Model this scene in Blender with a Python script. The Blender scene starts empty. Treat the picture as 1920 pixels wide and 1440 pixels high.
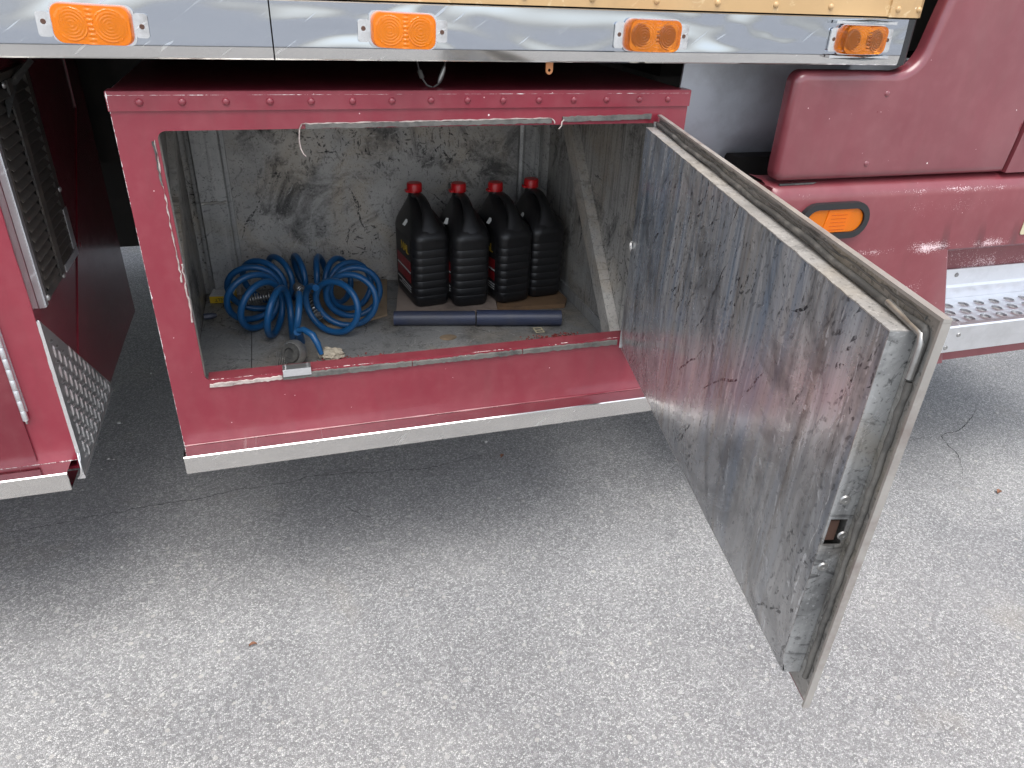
import bpy, bmesh, math, random
from mathutils import Vector, Matrix
from mathutils.geometry import tessellate_polygon

S = bpy.context.scene
COL = S.collection
R = math.radians
random.seed(7)
GZ = -1.05                      # ground level (box top front edge is z = 0)

# ------------------------------------------------------------------ camera
CAM = Vector((0.2205, -1.2112, 0.1722))
yaw, pitch, roll = 0.3206, 0.5156, 0.0440
fw = Vector((math.sin(yaw)*math.cos(pitch), math.cos(yaw)*math.cos(pitch), -math.sin(pitch)))
rt = Vector((math.cos(yaw), -math.sin(yaw), 0)); up = rt.cross(fw)
rt2 = math.cos(roll)*rt + math.sin(roll)*up
up2 = -math.sin(roll)*rt + math.cos(roll)*up
cd = bpy.data.cameras.new('camera'); cam = bpy.data.objects.new('camera', cd); COL.objects.link(cam)
cam.matrix_world = Matrix(((rt2.x, up2.x, -fw.x, CAM.x), (rt2.y, up2.y, -fw.y, CAM.y), (rt2.z, up2.z, -fw.z, CAM.z), (0, 0, 0, 1)))
cd.sensor_width = 36; cd.lens = 1359.3/1920*36; cd.clip_start = 0.02; cd.clip_end = 9000
S.camera = cam

# ------------------------------------------------------------------ light
SUN_EL, SUN_AZ = 69.0, 192.0          # azimuth clockwise from +y
W = bpy.data.worlds.new('World'); S.world = W; W.use_nodes = True
wn = W.node_tree; bg = wn.nodes['Background']
sky = wn.nodes.new('ShaderNodeTexSky'); sky.sky_type = 'NISHITA'; sky.sun_disc = False
sky.sun_elevation = R(SUN_EL); sky.sun_rotation = R(SUN_AZ)
sky.air_density = 1.0; sky.dust_density = 2.0; sky.ozone_density = 1.0
hs = wn.nodes.new('ShaderNodeHueSaturation'); hs.inputs['Saturation'].default_value = .4      # thin white overcast
wn.links.new(sky.outputs[0], hs.inputs['Color']); wn.links.new(hs.outputs[0], bg.inputs[0]); bg.inputs[1].default_value = 0.15
sd = bpy.data.lights.new('sun', 'SUN'); so = bpy.data.objects.new('sun', sd); COL.objects.link(so)
sd.energy = 1.25; sd.angle = R(45); sd.color = (1.0, 0.98, 0.95)
dirv = Vector((math.sin(R(SUN_AZ))*math.cos(R(SUN_EL)), math.cos(R(SUN_AZ))*math.cos(R(SUN_EL)), math.sin(R(SUN_EL))))
so.rotation_euler = dirv.to_track_quat('Z', 'Y').to_euler(); so.location = (0, 0, 6)
vs = S.view_settings; vs.view_transform = 'Standard'; vs.look = 'None'; vs.gamma = 1; vs.use_curve_mapping = False
vs.exposure = 1.30
S.cycles.max_bounces = 7; S.cycles.diffuse_bounces = 3; S.cycles.glossy_bounces = 4; S.cycles.transmission_bounces = 5

# ------------------------------------------------------------------ material helpers
class NT:
    def __init__(s, name):
        s.m = bpy.data.materials.new(name); s.m.use_nodes = True; s.t = s.m.node_tree
        s.b = s.t.nodes['Principled BSDF']; s.out = s.t.nodes['Material Output']
        s.tc = s.t.nodes.new('ShaderNodeTexCoord')
    def n(s, ty): return s.t.nodes.new(ty)
    def l(s, a, b): s.t.links.new(a, b)
    def put(s, sock, v):
        if hasattr(v, 'is_linked') or isinstance(v, bpy.types.NodeSocket): s.l(v, sock)
        else:
            if isinstance(v, tuple) and len(v) == 3 and sock.type == 'RGBA': v = (*v, 1)
            sock.default_value = v
    def co(s, scale=(1, 1, 1), rot=(0, 0, 0), loc=(0, 0, 0), src='Object'):
        m = s.n('ShaderNodeMapping'); s.l(s.tc.outputs[src], m.inputs[0])
        # rotate first, then scale: chain of two mappings
        m.inputs['Rotation'].default_value = rot
        m2 = s.n('ShaderNodeMapping'); s.l(m.outputs[0], m2.inputs[0])
        m2.inputs['Scale'].default_value = scale; m2.inputs['Location'].default_value = loc
        return m2.outputs[0]
    def noise(s, vec, scale=5, detail=3, rough=.55, dist=0):
        k = s.n('ShaderNodeTexNoise'); s.l(vec, k.inputs['Vector'])
        k.inputs['Scale'].default_value = scale; k.inputs['Detail'].default_value = detail
        k.inputs['Roughness'].default_value = rough; k.inputs['Distortion'].default_value = dist
        return k.outputs[0]
    def vor(s, vec, scale=5, feature='F1', rnd=1, dim='3D'):
        k = s.n('ShaderNodeTexVoronoi'); k.feature = feature; k.voronoi_dimensions = dim; s.l(vec, k.inputs['Vector'])
        k.inputs['Scale'].default_value = scale; k.inputs['Randomness'].default_value = rnd
        return k
    def ramp(s, f, *stops, interp='LINEAR'):
        k = s.n('ShaderNodeValToRGB'); s.l(f, k.inputs[0]); e = k.color_ramp.elements; k.color_ramp.interpolation = interp
        while len(e) < len(stops): e.new(.5)
        for el, (p, c) in zip(e, stops):
            el.position = p; el.color = (c, c, c, 1) if isinstance(c, (int, float)) else (*c, 1)
        return k.outputs[0]
    def mix(s, f, a, b, mode='MIX'):
        k = s.n('ShaderNodeMix'); k.data_type = 'RGBA'; k.blend_type = mode
        s.put(k.inputs[0], f); s.put(k.inputs[6], a); s.put(k.inputs[7], b); return k.outputs[2]
    def math(s, op, a, b=0.0):
        k = s.n('ShaderNodeMath'); k.operation = op; s.put(k.inputs[0], a); s.put(k.inputs[1], b); return k.outputs[0]
    def xyz(s, src='Object'):
        k = s.n('ShaderNodeSeparateXYZ'); s.l(s.tc.outputs[src], k.inputs[0]); return k.outputs
    def bump(s, h, strength=.3, dist=.001):
        k = s.n('ShaderNodeBump'); s.l(h, k.inputs['Height']); k.inputs['Strength'].default_value = strength
        k.inputs['Distance'].default_value = dist; s.l(k.outputs[0], s.b.inputs['Normal']); return k
    def set(s, **kw):
        names = dict(col='Base Color', rough='Roughness', metal='Metallic', spec='Specular IOR Level', coat='Coat Weight',
                     coatr='Coat Roughness', trans='Transmission Weight', ior='IOR', alpha='Alpha', aniso='Anisotropic')
        for k, v in kw.items(): s.put(s.b.inputs[names[k]], v)
        return s

def chips(n, scale, size, keep):
    """mask of small sparse chips"""
    v = n.vor(n.co(), scale)
    w = n.noise(n.co(), scale*3.1, 2)
    d = n.math('ADD', v.outputs['Distance'], n.math('MULTIPLY', n.math('SUBTRACT', w, .5), size*1.6))
    a = n.math('LESS_THAN', d, size)
    sp = n.n('ShaderNodeSeparateColor'); n.l(v.outputs['Color'], sp.inputs[0])
    return n.math('MULTIPLY', a, n.math('LESS_THAN', sp.outputs[0], keep))

def dashes(n, plane, scale, L, w, keep, ang=None, seed=0.0, wob=.35):
    """one short stroke of random angle per cell: individual scuff marks"""
    x, y, z = n.xyz(); u, v_ = {'xz': (x, z), 'yz': (y, z), 'xy': (x, y)}[plane]
    cb = n.n('ShaderNodeCombineXYZ'); n.l(u, cb.inputs[0]); n.l(v_, cb.inputs[1]); cb.inputs[2].default_value = seed
    nz = n.n('ShaderNodeTexNoise'); nz.inputs['Scale'].default_value = scale*1.3; nz.inputs['Detail'].default_value = 2; n.l(cb.outputs[0], nz.inputs['Vector'])
    sb = n.n('ShaderNodeVectorMath'); sb.operation = 'SUBTRACT'; n.l(nz.outputs['Color'], sb.inputs[0]); sb.inputs[1].default_value = (.5, .5, .5)
    sc = n.n('ShaderNodeVectorMath'); sc.operation = 'SCALE'; n.l(sb.outputs[0], sc.inputs[0]); sc.inputs['Scale'].default_value = wob/scale
    ad = n.n('ShaderNodeVectorMath'); ad.operation = 'ADD'; n.l(cb.outputs[0], ad.inputs[0]); n.l(sc.outputs[0], ad.inputs[1])
    sh = n.n('ShaderNodeVectorMath'); sh.operation = 'ADD'; n.l(ad.outputs[0], sh.inputs[0]); sh.inputs[1].default_value = (seed*3.7, seed*1.9, 0)
    vo = n.n('ShaderNodeTexVoronoi'); vo.voronoi_dimensions = '2D'; vo.inputs['Scale'].default_value = scale; n.l(sh.outputs[0], vo.inputs['Vector'])
    df = n.n('ShaderNodeVectorMath'); df.operation = 'SUBTRACT'; n.l(sh.outputs[0], df.inputs[0]); n.l(vo.outputs['Position'], df.inputs[1])
    d = n.n('ShaderNodeSeparateXYZ'); n.l(df.outputs[0], d.inputs[0])
    cs = n.n('ShaderNodeSeparateColor'); n.l(vo.outputs['Color'], cs.inputs[0])
    if ang is None: a = n.math('MULTIPLY', cs.outputs[0], 3.1416)
    else: a = n.math('ADD', n.math('MULTIPLY', n.math('SUBTRACT', cs.outputs[0], .5), R(ang[1])), R(ang[0]))
    ca = n.math('COSINE', a); sa = n.math('SINE', a)
    p = n.math('ADD', n.math('MULTIPLY', d.outputs[0], ca), n.math('MULTIPLY', d.outputs[1], sa))
    q = n.math('SUBTRACT', n.math('MULTIPLY', d.outputs[1], ca), n.math('MULTIPLY', d.outputs[0], sa))
    Lr = n.math('MULTIPLY', n.math('ADD', cs.outputs[1], .35), L/scale)
    # tapered stroke
    f = n.math('SUBTRACT', 1.0, n.math('DIVIDE', n.math('ABSOLUTE', p), Lr))
    f = n.math('MULTIPLY', n.math('MAXIMUM', f, 0.0), w/scale)
    m = n.math('LESS_THAN', n.math('ABSOLUTE', q), f)
    br = n.n('ShaderNodeTexNoise'); br.inputs['Scale'].default_value = 170; br.inputs['Detail'].default_value = 2; n.l(cb.outputs[0], br.inputs['Vector'])
    m = n.math('MULTIPLY', m, n.ramp(br.outputs[0], (.40, 0.0), (.56, 1.0)))
    return n.math('MULTIPLY', m, n.math('LESS_THAN', cs.outputs[2], keep))

def red_paint(name, col=(.205, .019, .034), rough=.32, coat=.30, fade=None, chip=True, edge=None):
    n = NT(name)
    big = n.noise(n.co(), 2.2, 3); fine = n.noise(n.co(), 35, 4)
    c = n.mix(n.ramp(big, (.35, 0.0), (.7, 1.0)), tuple(x*.90 for x in col), tuple(min(1, x*1.10) for x in col))
    c = n.mix(n.math('MULTIPLY', n.ramp(fine, (.45, 0.0), (.8, 1.0)), .06), c, (.50, .22, .22))
    dirt = n.noise(n.co((9, 9, 2)), 3, 5, .65)
    c = n.mix(n.math('MULTIPLY', n.ramp(dirt, (.52, 0.0), (.78, 1.0)), .25), c, (.12, .035, .035))
    if fade:
        # oxidised, chalky paint near listed z levels
        x, y, z = n.xyz()
        for (zc, w, amt) in fade:
            d = n.math('ABSOLUTE', n.math('SUBTRACT', z, zc)); g = n.math('SUBTRACT', 1.0, n.math('DIVIDE', d, w))
            g = n.math('MAXIMUM', g, 0.0)
            sp = n.noise(n.co(), 420, 2, .7); pt = n.noise(n.co(), 9, 3)
            m = n.ramp(n.math('ADD', n.math('MULTIPLY', n.math('MULTIPLY', g, n.ramp(pt, (.35, .15), (.65, 1.0))), amt), sp), (.86, 0.0), (.98, 1.0))
            c = n.mix(m, c, (.72, .55, .56))
    if chip:
        ch = chips(n, 27, .042, .26); c = n.mix(ch, c, (.75, .68, .66))
        ch = chips(n, 60, .05, .22); c = n.mix(ch, c, (.70, .50, .50))
    if edge:
        x, y, z = n.xyz(); nz = n.noise(n.co(), 90, 3, .7); nz2 = n.noise(n.co(), 14, 2)
        for (ax, pos, wd) in edge:
            d = n.math('ABSOLUTE', n.math('SUBTRACT', (x, y, z)[ax], pos))
            lim = n.math('MULTIPLY', n.math('MULTIPLY', n.ramp(nz, (.42, 0.0), (.75, 1.0)), n.ramp(nz2, (.42, 0.0), (.60, 1.0))), wd)
            c = n.mix(n.math('LESS_THAN', d, lim), c, (.72, .66, .64))
    r = n.math('ADD', rough, n.math('MULTIPLY', n.math('SUBTRACT', fine, .5), .18))
    film = n.noise(n.co((3, 3, 1)), 4, 4, .6); c = n.mix(n.math('MULTIPLY', n.ramp(film, (.40, 0.0), (.75, 1.0)), .05), c, (.42, .33, .30))
    n.set(col=c, rough=r, coat=coat, coatr=.10)
    h = n.noise(n.co(), 260, 2); n.bump(h, .10, .0006)
    return n.m

def scuffed(name, a, b, warm, plane='xz', metal=.35, rough=.5, dark=(.012, .012, .014), amount=1.0, streak=True, warm_amt=.5, bright=(.55, .54, .52)):
    """grimy sheet metal: cloudy greys, vertical streaks, black scuffs and bright scratches"""
    n = NT(name)
    base = n.mix(n.ramp(n.noise(n.co(), 4.5, 4, .62, .5), (.33, 0.0), (.68, 1.0)), a, b)
    wv = n.ramp(n.noise(n.co(loc=(3.1, 1.7, 4.2)), 5.5, 5, .6, .8), (.48, 0.0), (.70, 1.0))
    c = n.mix(n.math('MULTIPLY', wv, warm_amt), base, warm)
    if streak:
        st = n.noise(n.co((70, 70, 3)), 1.0, 4, .65)
        c = n.mix(n.math('MULTIPLY', n.ramp(st, (.50, 0.0), (.72, 1.0)), .55), c, bright)
        st2 = n.noise(n.co((95, 95, 5), loc=(7, 3, 1)), 1.0, 3, .6)
        c = n.mix(n.math('MULTIPLY', n.ramp(st2, (.52, 0.0), (.75, 1.0)), .6*amount), c, dark)
    # clouds of black grime
    g1 = n.noise(n.co(loc=(1, 9, 2)), 7, 5, .72, .6)
    c = n.mix(n.math('MULTIPLY', n.ramp(g1, (.52, 0.0), (.66, 1.0)), .72*amount), c, dark)
    mask = n.ramp(n.noise(n.co(loc=(5, 2, 8)), 5.0, 3), (.40, .10), (.60, 1.0))
    for i, (scl, L, w, keep, ang) in enumerate([(9, .55, .030, .22, None), (24, .60, .055, .35, None), (52, .6, .14, .45, None), (34, .8, .04, .4, (90, 24))]):
        m_ = dashes(n, plane, scl, L, w, keep, ang, seed=i*1.37+.3)
        c = n.mix(n.math('MULTIPLY', n.math('MULTIPLY', m_, mask if i > 0 else 1.0), .85*amount), c, dark)
    for i, (scl, L, w, keep) in enumerate([(7, .5, .010, .22), (22, .55, .04, .15)]):
        m_ = dashes(n, plane, scl, L, w, keep, seed=i*2.1+9.3)
        c = n.mix(n.math('MULTIPLY', m_, .55), c, bright)
    gr = n.noise(n.co(loc=(4, 4, 1)), 34, 4, .75, 1.2)
    c = n.mix(n.math('MULTIPLY', n.math('MULTIPLY', n.ramp(gr, (.57, 0.0), (.64, 1.0)), mask), .8*amount), c, dark)
    sp = n.noise(n.co(), 240, 2, .6)
    c = n.mix(n.math('MULTIPLY', n.ramp(sp, (.60, 0.0), (.70, 1.0)), .5), c, dark)
    c = n.mix(n.math('MULTIPLY', n.ramp(sp, (.30, 1.0), (.38, 0.0)), .35), c, bright)
    rr = n.ramp(g1, (.35, rough-.12), (.7, rough+.18))
    n.set(col=c, rough=rr, metal=metal)
    n.bump(n.noise(n.co(), 60, 4), .25, .0008)
    return n.m

def simple(name, col, rough=.5, metal=0.0, var=.15, scale=20, bump=.1, coat=0.0, dirt=None, dirt_amt=.4, dirt_scale=8):
    n = NT(name)
    k = n.noise(n.co(), scale, 4, .6)
    c = n.mix(k, tuple(x*(1-var) for x in col), tuple(min(1, x*(1+var)) for x in col))
    if dirt:
        d = n.noise(n.co(loc=(2, 5, 1)), dirt_scale, 6, .68)
        c = n.mix(n.math('MULTIPLY', n.ramp(d, (.47, 0.0), (.68, 1.0)), dirt_amt), c, dirt)
    n.set(col=c, rough=n.math('ADD', rough, n.math('MULTIPLY', n.math('SUBTRACT', k, .5), .15)), metal=metal, coat=coat)
    if bump: n.bump(n.noise(n.co(), scale*6, 3), bump, .0008)
    return n.m

def metal_scratched(name, col, rough, wave=.02, scr=.5, axis=0, grime=None, gamt=.3):
    n = NT(name)
    sc = [160, 160, 160]; sc[axis] = 3
    k = n.noise(n.co(tuple(sc)), 1.0, 3, .6)
    s2 = n.noise(n.co((14, 1, 150), (0, R(35), 0)), 1.0, 2, .5, .4)
    m = n.ramp(s2, (.66, 0.0), (.72, 1.0))
    c = n.mix(n.math('MULTIPLY', m, scr), col, (.95, .95, .95))
    if grime:
        g = n.noise(n.co(), 12, 6, .7); c = n.mix(n.math('MULTIPLY', n.ramp(g, (.48, 0.0), (.72, 1.0)), gamt), c, grime)
    r = n.math('ADD', n.math('ADD', rough, n.math('MULTIPLY', k, .06)), n.math('MULTIPLY', m, .25))
    n.set(col=c, rough=r, metal=1.0)
    b = n.bump(n.noise(n.co((.6, 1, 1.6)), 6, 2, .5, .4), wave, .02)
    return n.m

M = {}
M['red'] = red_paint('maroon_paint', edge=[(0, 0.0, .0026), (2, 0.0, .0008), (2, -.6, .0022)])
M['red_plain'] = red_paint('maroon_rivet_paint', chip=False)
M['red_dark'] = red_paint('maroon_paint_gloss', col=(.13, .010, .020), rough=.22)
M['red_cab'] = red_paint('faded_cab_paint', col=(.165, .033, .043), rough=.32, coat=.6, chip=True)
M['red_skirt'] = red_paint('oxidised_skirt_paint', col=(.185, .034, .043), rough=.38, coat=.4, fade=[(-.188, .02, .46), (-.225, .05, .30), (-.315, .030, .60), (-.42, .11, .44)])
M['red_lip'] = red_paint('worn_lip_paint', col=(.15, .016, .026), rough=.55, edge=[(1, .003, .007)])
M['rail'] = metal_scratched('polished_rail', (.43, .465, .52), .05, .25, .10)
M['rail_lip'] = metal_scratched('lip_painted_reflection', (.62, .61, .59), .06, .10, .15)  # same sheet as the rail; paler tone paints in the bright ground reflection
M['sill'] = metal_scratched('stainless_sill', (.74, .73, .71), .09, .25, .12)
M['chrome'] = metal_scratched('pitted_chrome', (.78, .79, .80), .12, .05, .3, grime=(.10, .08, .07), gamt=.55)
M['alu'] = metal_scratched('step_aluminium', (.80, .81, .83), .34, .05, .4, grime=(.45, .45, .45), gamt=.3)
M['plate'] = metal_scratched('tread_plate_aluminium', (.86, .86, .86), .30, .05, .3, grime=(.40, .40, .40), gamt=.3)
M['back'] = scuffed('scuffed_back_wall', (.31, .305, .295), (.50, .485, .46), (.46, .38, .28), 'xz', .25, .5, streak=False, warm_amt=.6, amount=1.05)
M['side'] = scuffed('scuffed_side_wall', (.27, .265, .25), (.44, .425, .40), (.36, .29, .20), 'yz', .3, .5, amount=1.0)
M['floorm'] = scuffed('grimy_box_floor', (.19, .193, .19), (.34, .34, .33), (.32, .26, .18), 'xy', .25, .5, amount=.7, streak=False)
M['post'] = scuffed('weathered_post', (.34, .345, .34), (.52, .52, .51), (.28, .24, .17), 'xz', .4, .45, amount=.5)
M['brace'] = scuffed('galvanised_brace', (.40, .38, .35), (.60, .575, .53), (.48, .35, .20), 'yz', .4, .5, amount=.5)
M['rim'] = simple('worn_metal_rim', (.34, .32, .295), .45, metal=.35, var=.2, scale=30, dirt=(.15, .10, .09), dirt_amt=.6, dirt_scale=16)
M['rubber'] = simple('weathered_rubber', (.05, .05, .048), .75, var=.3, dirt=(.22, .21, .19), dirt_amt=.6, dirt_scale=22)
M['seal'] = simple('grimy_foam_seal', (.12, .115, .105), .85, var=.35, scale=60, dirt=(.035, .035, .035), dirt_amt=.8, dirt_scale=26, bump=.5)
M['seal_white'] = simple('pale_seal_residue', (.42, .36, .33), .8, var=.3, scale=60, dirt=(.09, .05, .05), dirt_amt=.95, dirt_scale=34, bump=.5)
M['crack_shade'] = simple('crack_shadow', (.03, .03, .032), .95, var=.4, scale=60)  # dark colour stands in for the shade inside the uncarved cracks
M['black'] = simple('black_satin', (.012, .012, .013), .5, var=.3)
M['under'] = simple('grimy_underbody', (.014, .013, .012), .85, var=.4, dirt=(.03, .026, .022), dirt_amt=.6)
M['louvre'] = simple('black_louvre_paint', (.050, .046, .042), .42, var=.3, dirt=(.15, .12, .09), dirt_amt=.5, dirt_scale=18)
M['tan'] = simple('tan_body_paint', (.56, .36, .17), .45, var=.14, scale=7, dirt=(.62, .46, .26), dirt_amt=.8, dirt_scale=14, coat=.2)
n = NT('peeling_tan_paint'); k = n.noise(n.co(), 7, 4, .6); c = n.mix(k, (.40, .25, .11), (.52, .34, .16))
pe_ = n.noise(n.co(loc=(2, 5, 1)), 16, 5, .7, 1.0); c = n.mix(n.math('MULTIPLY', n.ramp(pe_, (.60, 0.0), (.64, 1.0)), .6), c, (.62, .48, .28))
c = n.mix(chips(n, 30, .08, .35), c, (.74, .64, .46)); c = n.mix(n.math('MULTIPLY', n.ramp(n.noise(n.co(), 9, 4, .7), (.55, 0.0), (.75, 1.0)), .35), c, (.25, .16, .09))
n.set(col=c, rough=.45, coat=.2); n.bump(pe_, .2, .001); M['tan'] = n.m
M['jug'] = simple('black_plastic', (.010, .010, .011), .42, var=.2, bump=.15, scale=30)
M['cap'] = simple('red_cap_plastic', (.52, .008, .012), .35, var=.1)
M['hose'] = simple('blue_hose', (.008, .085, .23), .36, var=.15, scale=9, dirt=(.03, .09, .17), dirt_amt=.5, dirt_scale=10)
M['pipe'] = simple('dark_blue_pipe', (.035, .045, .085), .42, var=.2, dirt=(.07, .07, .075), dirt_amt=.6)
M['card'] = simple('old_cardboard', (.30, .22, .14), .9, var=.2, dirt=(.05, .04, .03), dirt_amt=.7)
M['wood'] = simple('grey_plywood', (.34, .27, .22), .85, var=.25, dirt=(.09, .07, .06), dirt_amt=.6)
M['wood2'] = simple('brown_board', (.21, .125, .065), .85, var=.25, dirt=(.06, .04, .03), dirt_amt=.7)
M['white'] = simple('white_print', (.70, .70, .67), .6, var=.08)
M['labelwhite'] = simple('label_white', (.45, .45, .44), .5, var=.1)
M['labelyellow'] = simple('label_yellow', (.42, .27, .02), .6, var=.08)
M['yellow'] = simple('yellow_print', (.70, .46, .02), .6, var=.08)
M['labelred'] = simple('label_red', (.20, .008, .012), .4, var=.1)
M['stone'] = simple('crumbled_filler', (.42, .37, .29), .95, var=.3, scale=40, bump=.8)
M['grit'] = simple('pale_grit', (.40, .39, .37), .9, var=.3, scale=30)
M['flake'] = simple('red_flakes', (.22, .04, .035), .9, var=.6, scale=90)
M['leaf'] = simple('dry_leaf', (.20, .09, .05), .85, var=.3)
M['steel_dull'] = simple('dull_steel', (.38, .38, .37), .42, metal=.8, var=.15, dirt=(.08, .06, .05), dirt_amt=.4, dirt_scale=30)
M['rust'] = simple('rusty_latch', (.10, .055, .04), .7, metal=.3, var=.4)
M['tank'] = simple('brushed_tank', (.58, .62, .68), .40, metal=.25, var=.08, scale=4, dirt=(.16, .16, .17), dirt_amt=.35, dirt_scale=5)
M['tag'] = simple('beige_plate', (.50, .45, .30), .6, var=.1)
M['copper'] = simple('orange_bracket', (.55, .22, .08), .5, var=.2)

# door inner panel: vertical blue-grey streaks, black scuffs
n = NT('scraped_door_panel')
c = n.mix(n.ramp(n.noise(n.co(), 3.5, 5, .6, .5), (.34, 0.0), (.66, 1.0)), (.33, .335, .34), (.58, .58, .575))
zz0 = n.xyz()[2]; upm = n.ramp(n.math('ADD', zz0, n.math('MULTIPLY', n.noise(n.co(), 5, 3), .25)), (-.22, .25), (-.02, 1.0)) if False else n.ramp(n.math('ADD', n.math('ADD', zz0, .5), n.math('MULTIPLY', n.noise(n.co(loc=(2, 2, 2)), 5, 3), .30)), (.18, .15), (.48, 1.0))
s1 = n.noise(n.co((26, 26, 1.3)), 1.0, 4, .62); c = n.mix(n.math('MULTIPLY', n.math('MULTIPLY', n.ramp(s1, (.42, 0.0), (.66, 1.0)), .75), upm), c, (.20, .29, .42))
s2 = n.noise(n.co((85, 85, 2.6), loc=(4, 1, 2)), 1.0, 4, .65); c = n.mix(n.math('MULTIPLY', n.math('MULTIPLY', n.ramp(s2, (.50, 0.0), (.72, 1.0)), .80), upm), c, (.74, .77, .80))
s3 = n.noise(n.co((120, 120, 3.5), loc=(9, 3, 5)), 1.0, 3, .6); c = n.mix(n.math('MULTIPLY', n.math('MULTIPLY', n.ramp(s3, (.52, 0.0), (.74, 1.0)), .55), upm), c, (.055, .06, .072))
s4 = n.noise(n.co((30, 30, 2), loc=(2, 8, 5)), 1.0, 4, .65); c = n.mix(n.math('MULTIPLY', n.ramp(s4, (.56, 0.0), (.72, 1.0)), .5), c, (.22, .16, .10))
gz = n.noise(n.co(loc=(6, 1, 3)), 6, 5, .72, .7)
c = n.mix(n.math('MULTIPLY', n.ramp(gz, (.50, 0.0), (.66, 1.0)), .62), c, (.085, .088, .094))
sm = n.noise(n.co((1, 5, 1.4), (R(28), 0, 0), (3, 1, 7)), 3.0, 5, .7, .6)
c = n.mix(n.math('MULTIPLY', n.ramp(sm, (.52, 0.0), (.66, 1.0)), .55), c, (.06, .06, .064))
mask = n.ramp(n.noise(n.co(loc=(5, 2, 8)), 5, 3), (.42, .12), (.60, 1.0))
for i, (scl, L, w, keep, ang) in enumerate([(7, .6, .016, .28, (128, 36)), (15, .65, .034, .30, (124, 50)), (40, .7, .09, .45, (112, 50)), (60, .6, .13, .5, (112, 80))]):
    m_ = dashes(n, 'yz', scl, L, w, keep, ang, seed=i*1.9+2.3)
    c = n.mix(n.math('MULTIPLY', n.math('MULTIPLY', m_, mask if i > 1 else 1.0), .88), c, (.018, .018, .022))
for i, (scl, L, w, keep, ang) in enumerate([(9, .9, .010, .5, (84, 14)), (20, .9, .028, .45, (85, 12)), (45, .5, .12, .12, (60, 90))]):
    m_ = dashes(n, 'yz', scl, L, w, keep, ang, seed=i*2.7+12.1)
    c = n.mix(n.math('MULTIPLY', m_, .75), c, (.68, .70, .72))
sp = n.noise(n.co(), 200, 2, .6); c = n.mix(n.math('MULTIPLY', n.ramp(sp, (.60, 0.0), (.70, 1.0)), .5), c, (.05, .05, .05))
n.set(col=c, rough=n.ramp(gz, (.35, .17), (.7, .38)), metal=.56)
n.bump(n.noise(n.co((1, 1, .10)), 60, 3), .10, .0008)
M['doorpanel'] = n.m
M['dooredge'] = scuffed('grimy_door_edge', (.33, .335, .335), (.52, .53, .53), (.27, .21, .13), 'yz', .55, .36, warm_amt=.8, amount=.75, bright=(.72, .73, .74))
M['doortop'] = scuffed('flaking_door_top', (.27, .265, .255), (.42, .41, .395), (.32, .27, .19), 'xy', .3, .55, amount=.5, streak=False, bright=(.7, .69, .67))
M['doorskin'] = scuffed('grimy_door_flange', (.20, .195, .18), (.34, .33, .31), (.30, .25, .16), 'yz', .35, .5, amount=.7, streak=False)

# amber lens
def lens_mat(name, col, tr):
    n = NT(name)
    n.set(col=col, rough=.10, ior=1.45, trans=tr, coat=.3, coatr=.08)
    n.b.inputs['Subsurface Weight'].default_value = .0
    t = n.n('ShaderNodeBsdfTranslucent'); t.inputs[0].default_value = (*col, 1)
    mx = n.n('ShaderNodeMixShader'); mx.inputs[0].default_value = .25
    n.l(n.b.outputs[0], mx.inputs[1]); n.l(t.outputs[0], mx.inputs[2]); n.l(mx.outputs[0], n.out.inputs[0])
    return n.m
M['lens'] = lens_mat('amber_lens', (1.0, .30, .006), .45)
M['lens_deep'] = lens_mat('aged_amber_lens', (.98, .34, .02), .85)

# asphalt
n = NT('old_asphalt')
v = n.vor(n.co(), 290, 'F1', dim='2D'); ve = n.vor(n.co(), 290, 'DISTANCE_TO_EDGE', dim='2D')
sep = n.n('ShaderNodeSeparateColor'); n.l(v.outputs['Color'], sep.inputs[0])
stone = n.ramp(sep.outputs[0], (0.0, (.235, .234, .232)), (.40, (.32, .319, .316)), (.70, (.41, .409, .404)), (.90, (.52, .516, .507)), (1.0, (.63, .62, .60)))
v2 = n.vor(n.co(loc=(3, 1, 0)), 75, 'F1', dim='2D'); sep2 = n.n('ShaderNodeSeparateColor'); n.l(v2.outputs['Color'], sep2.inputs[0])
edge = n.ramp(ve.outputs['Distance'], (.02, 0.0), (.13, 1.0))
c = n.mix(edge, (.135, .135, .136), stone)
bigst = n.math('MULTIPLY', n.math('LESS_THAN', v2.outputs['Distance'], .34), n.math('GREATER_THAN', sep2.outputs[1], .90))
c = n.mix(n.math('MULTIPLY', bigst, .75), c, n.ramp(sep2.outputs[2], (0.0, (.20, .20, .205)), (.6, (.40, .39, .38)), (1.0, (.52, .50, .46))))
big = n.noise(n.co(), 1.6, 5, .6); c = n.mix(n.ramp(big, (.3, 0.0), (.7, 1.0)), n.mix(1.0, c, (.82, .82, .83), 'MULTIPLY'), n.mix(1.0, c, (1.12, 1.11, 1.09), 'MULTIPLY'))
fine = n.noise(n.co(), 420, 2, .7); c = n.mix(n.math('MULTIPLY', n.ramp(fine, (.55, 0.0), (.72, 1.0)), .4), c, (.42, .42, .42))
pt = n.noise(n.co(loc=(1, 6, 0)), 5.5, 5, .65, .6); c = n.mix(n.math('MULTIPLY', n.ramp(pt, (.38, 1.0), (.60, 0.0)), .22), c, n.mix(1.0, c, (.62, .62, .64), 'MULTIPLY'))
wn_ = n.noise(n.co(loc=(7, 1, 0)), 2.6, 5, .65, .8); c = n.mix(n.math('MULTIPLY', n.ramp(wn_, (.50, 0.0), (.70, 1.0)), .22), c, (.36, .355, .345))
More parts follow.
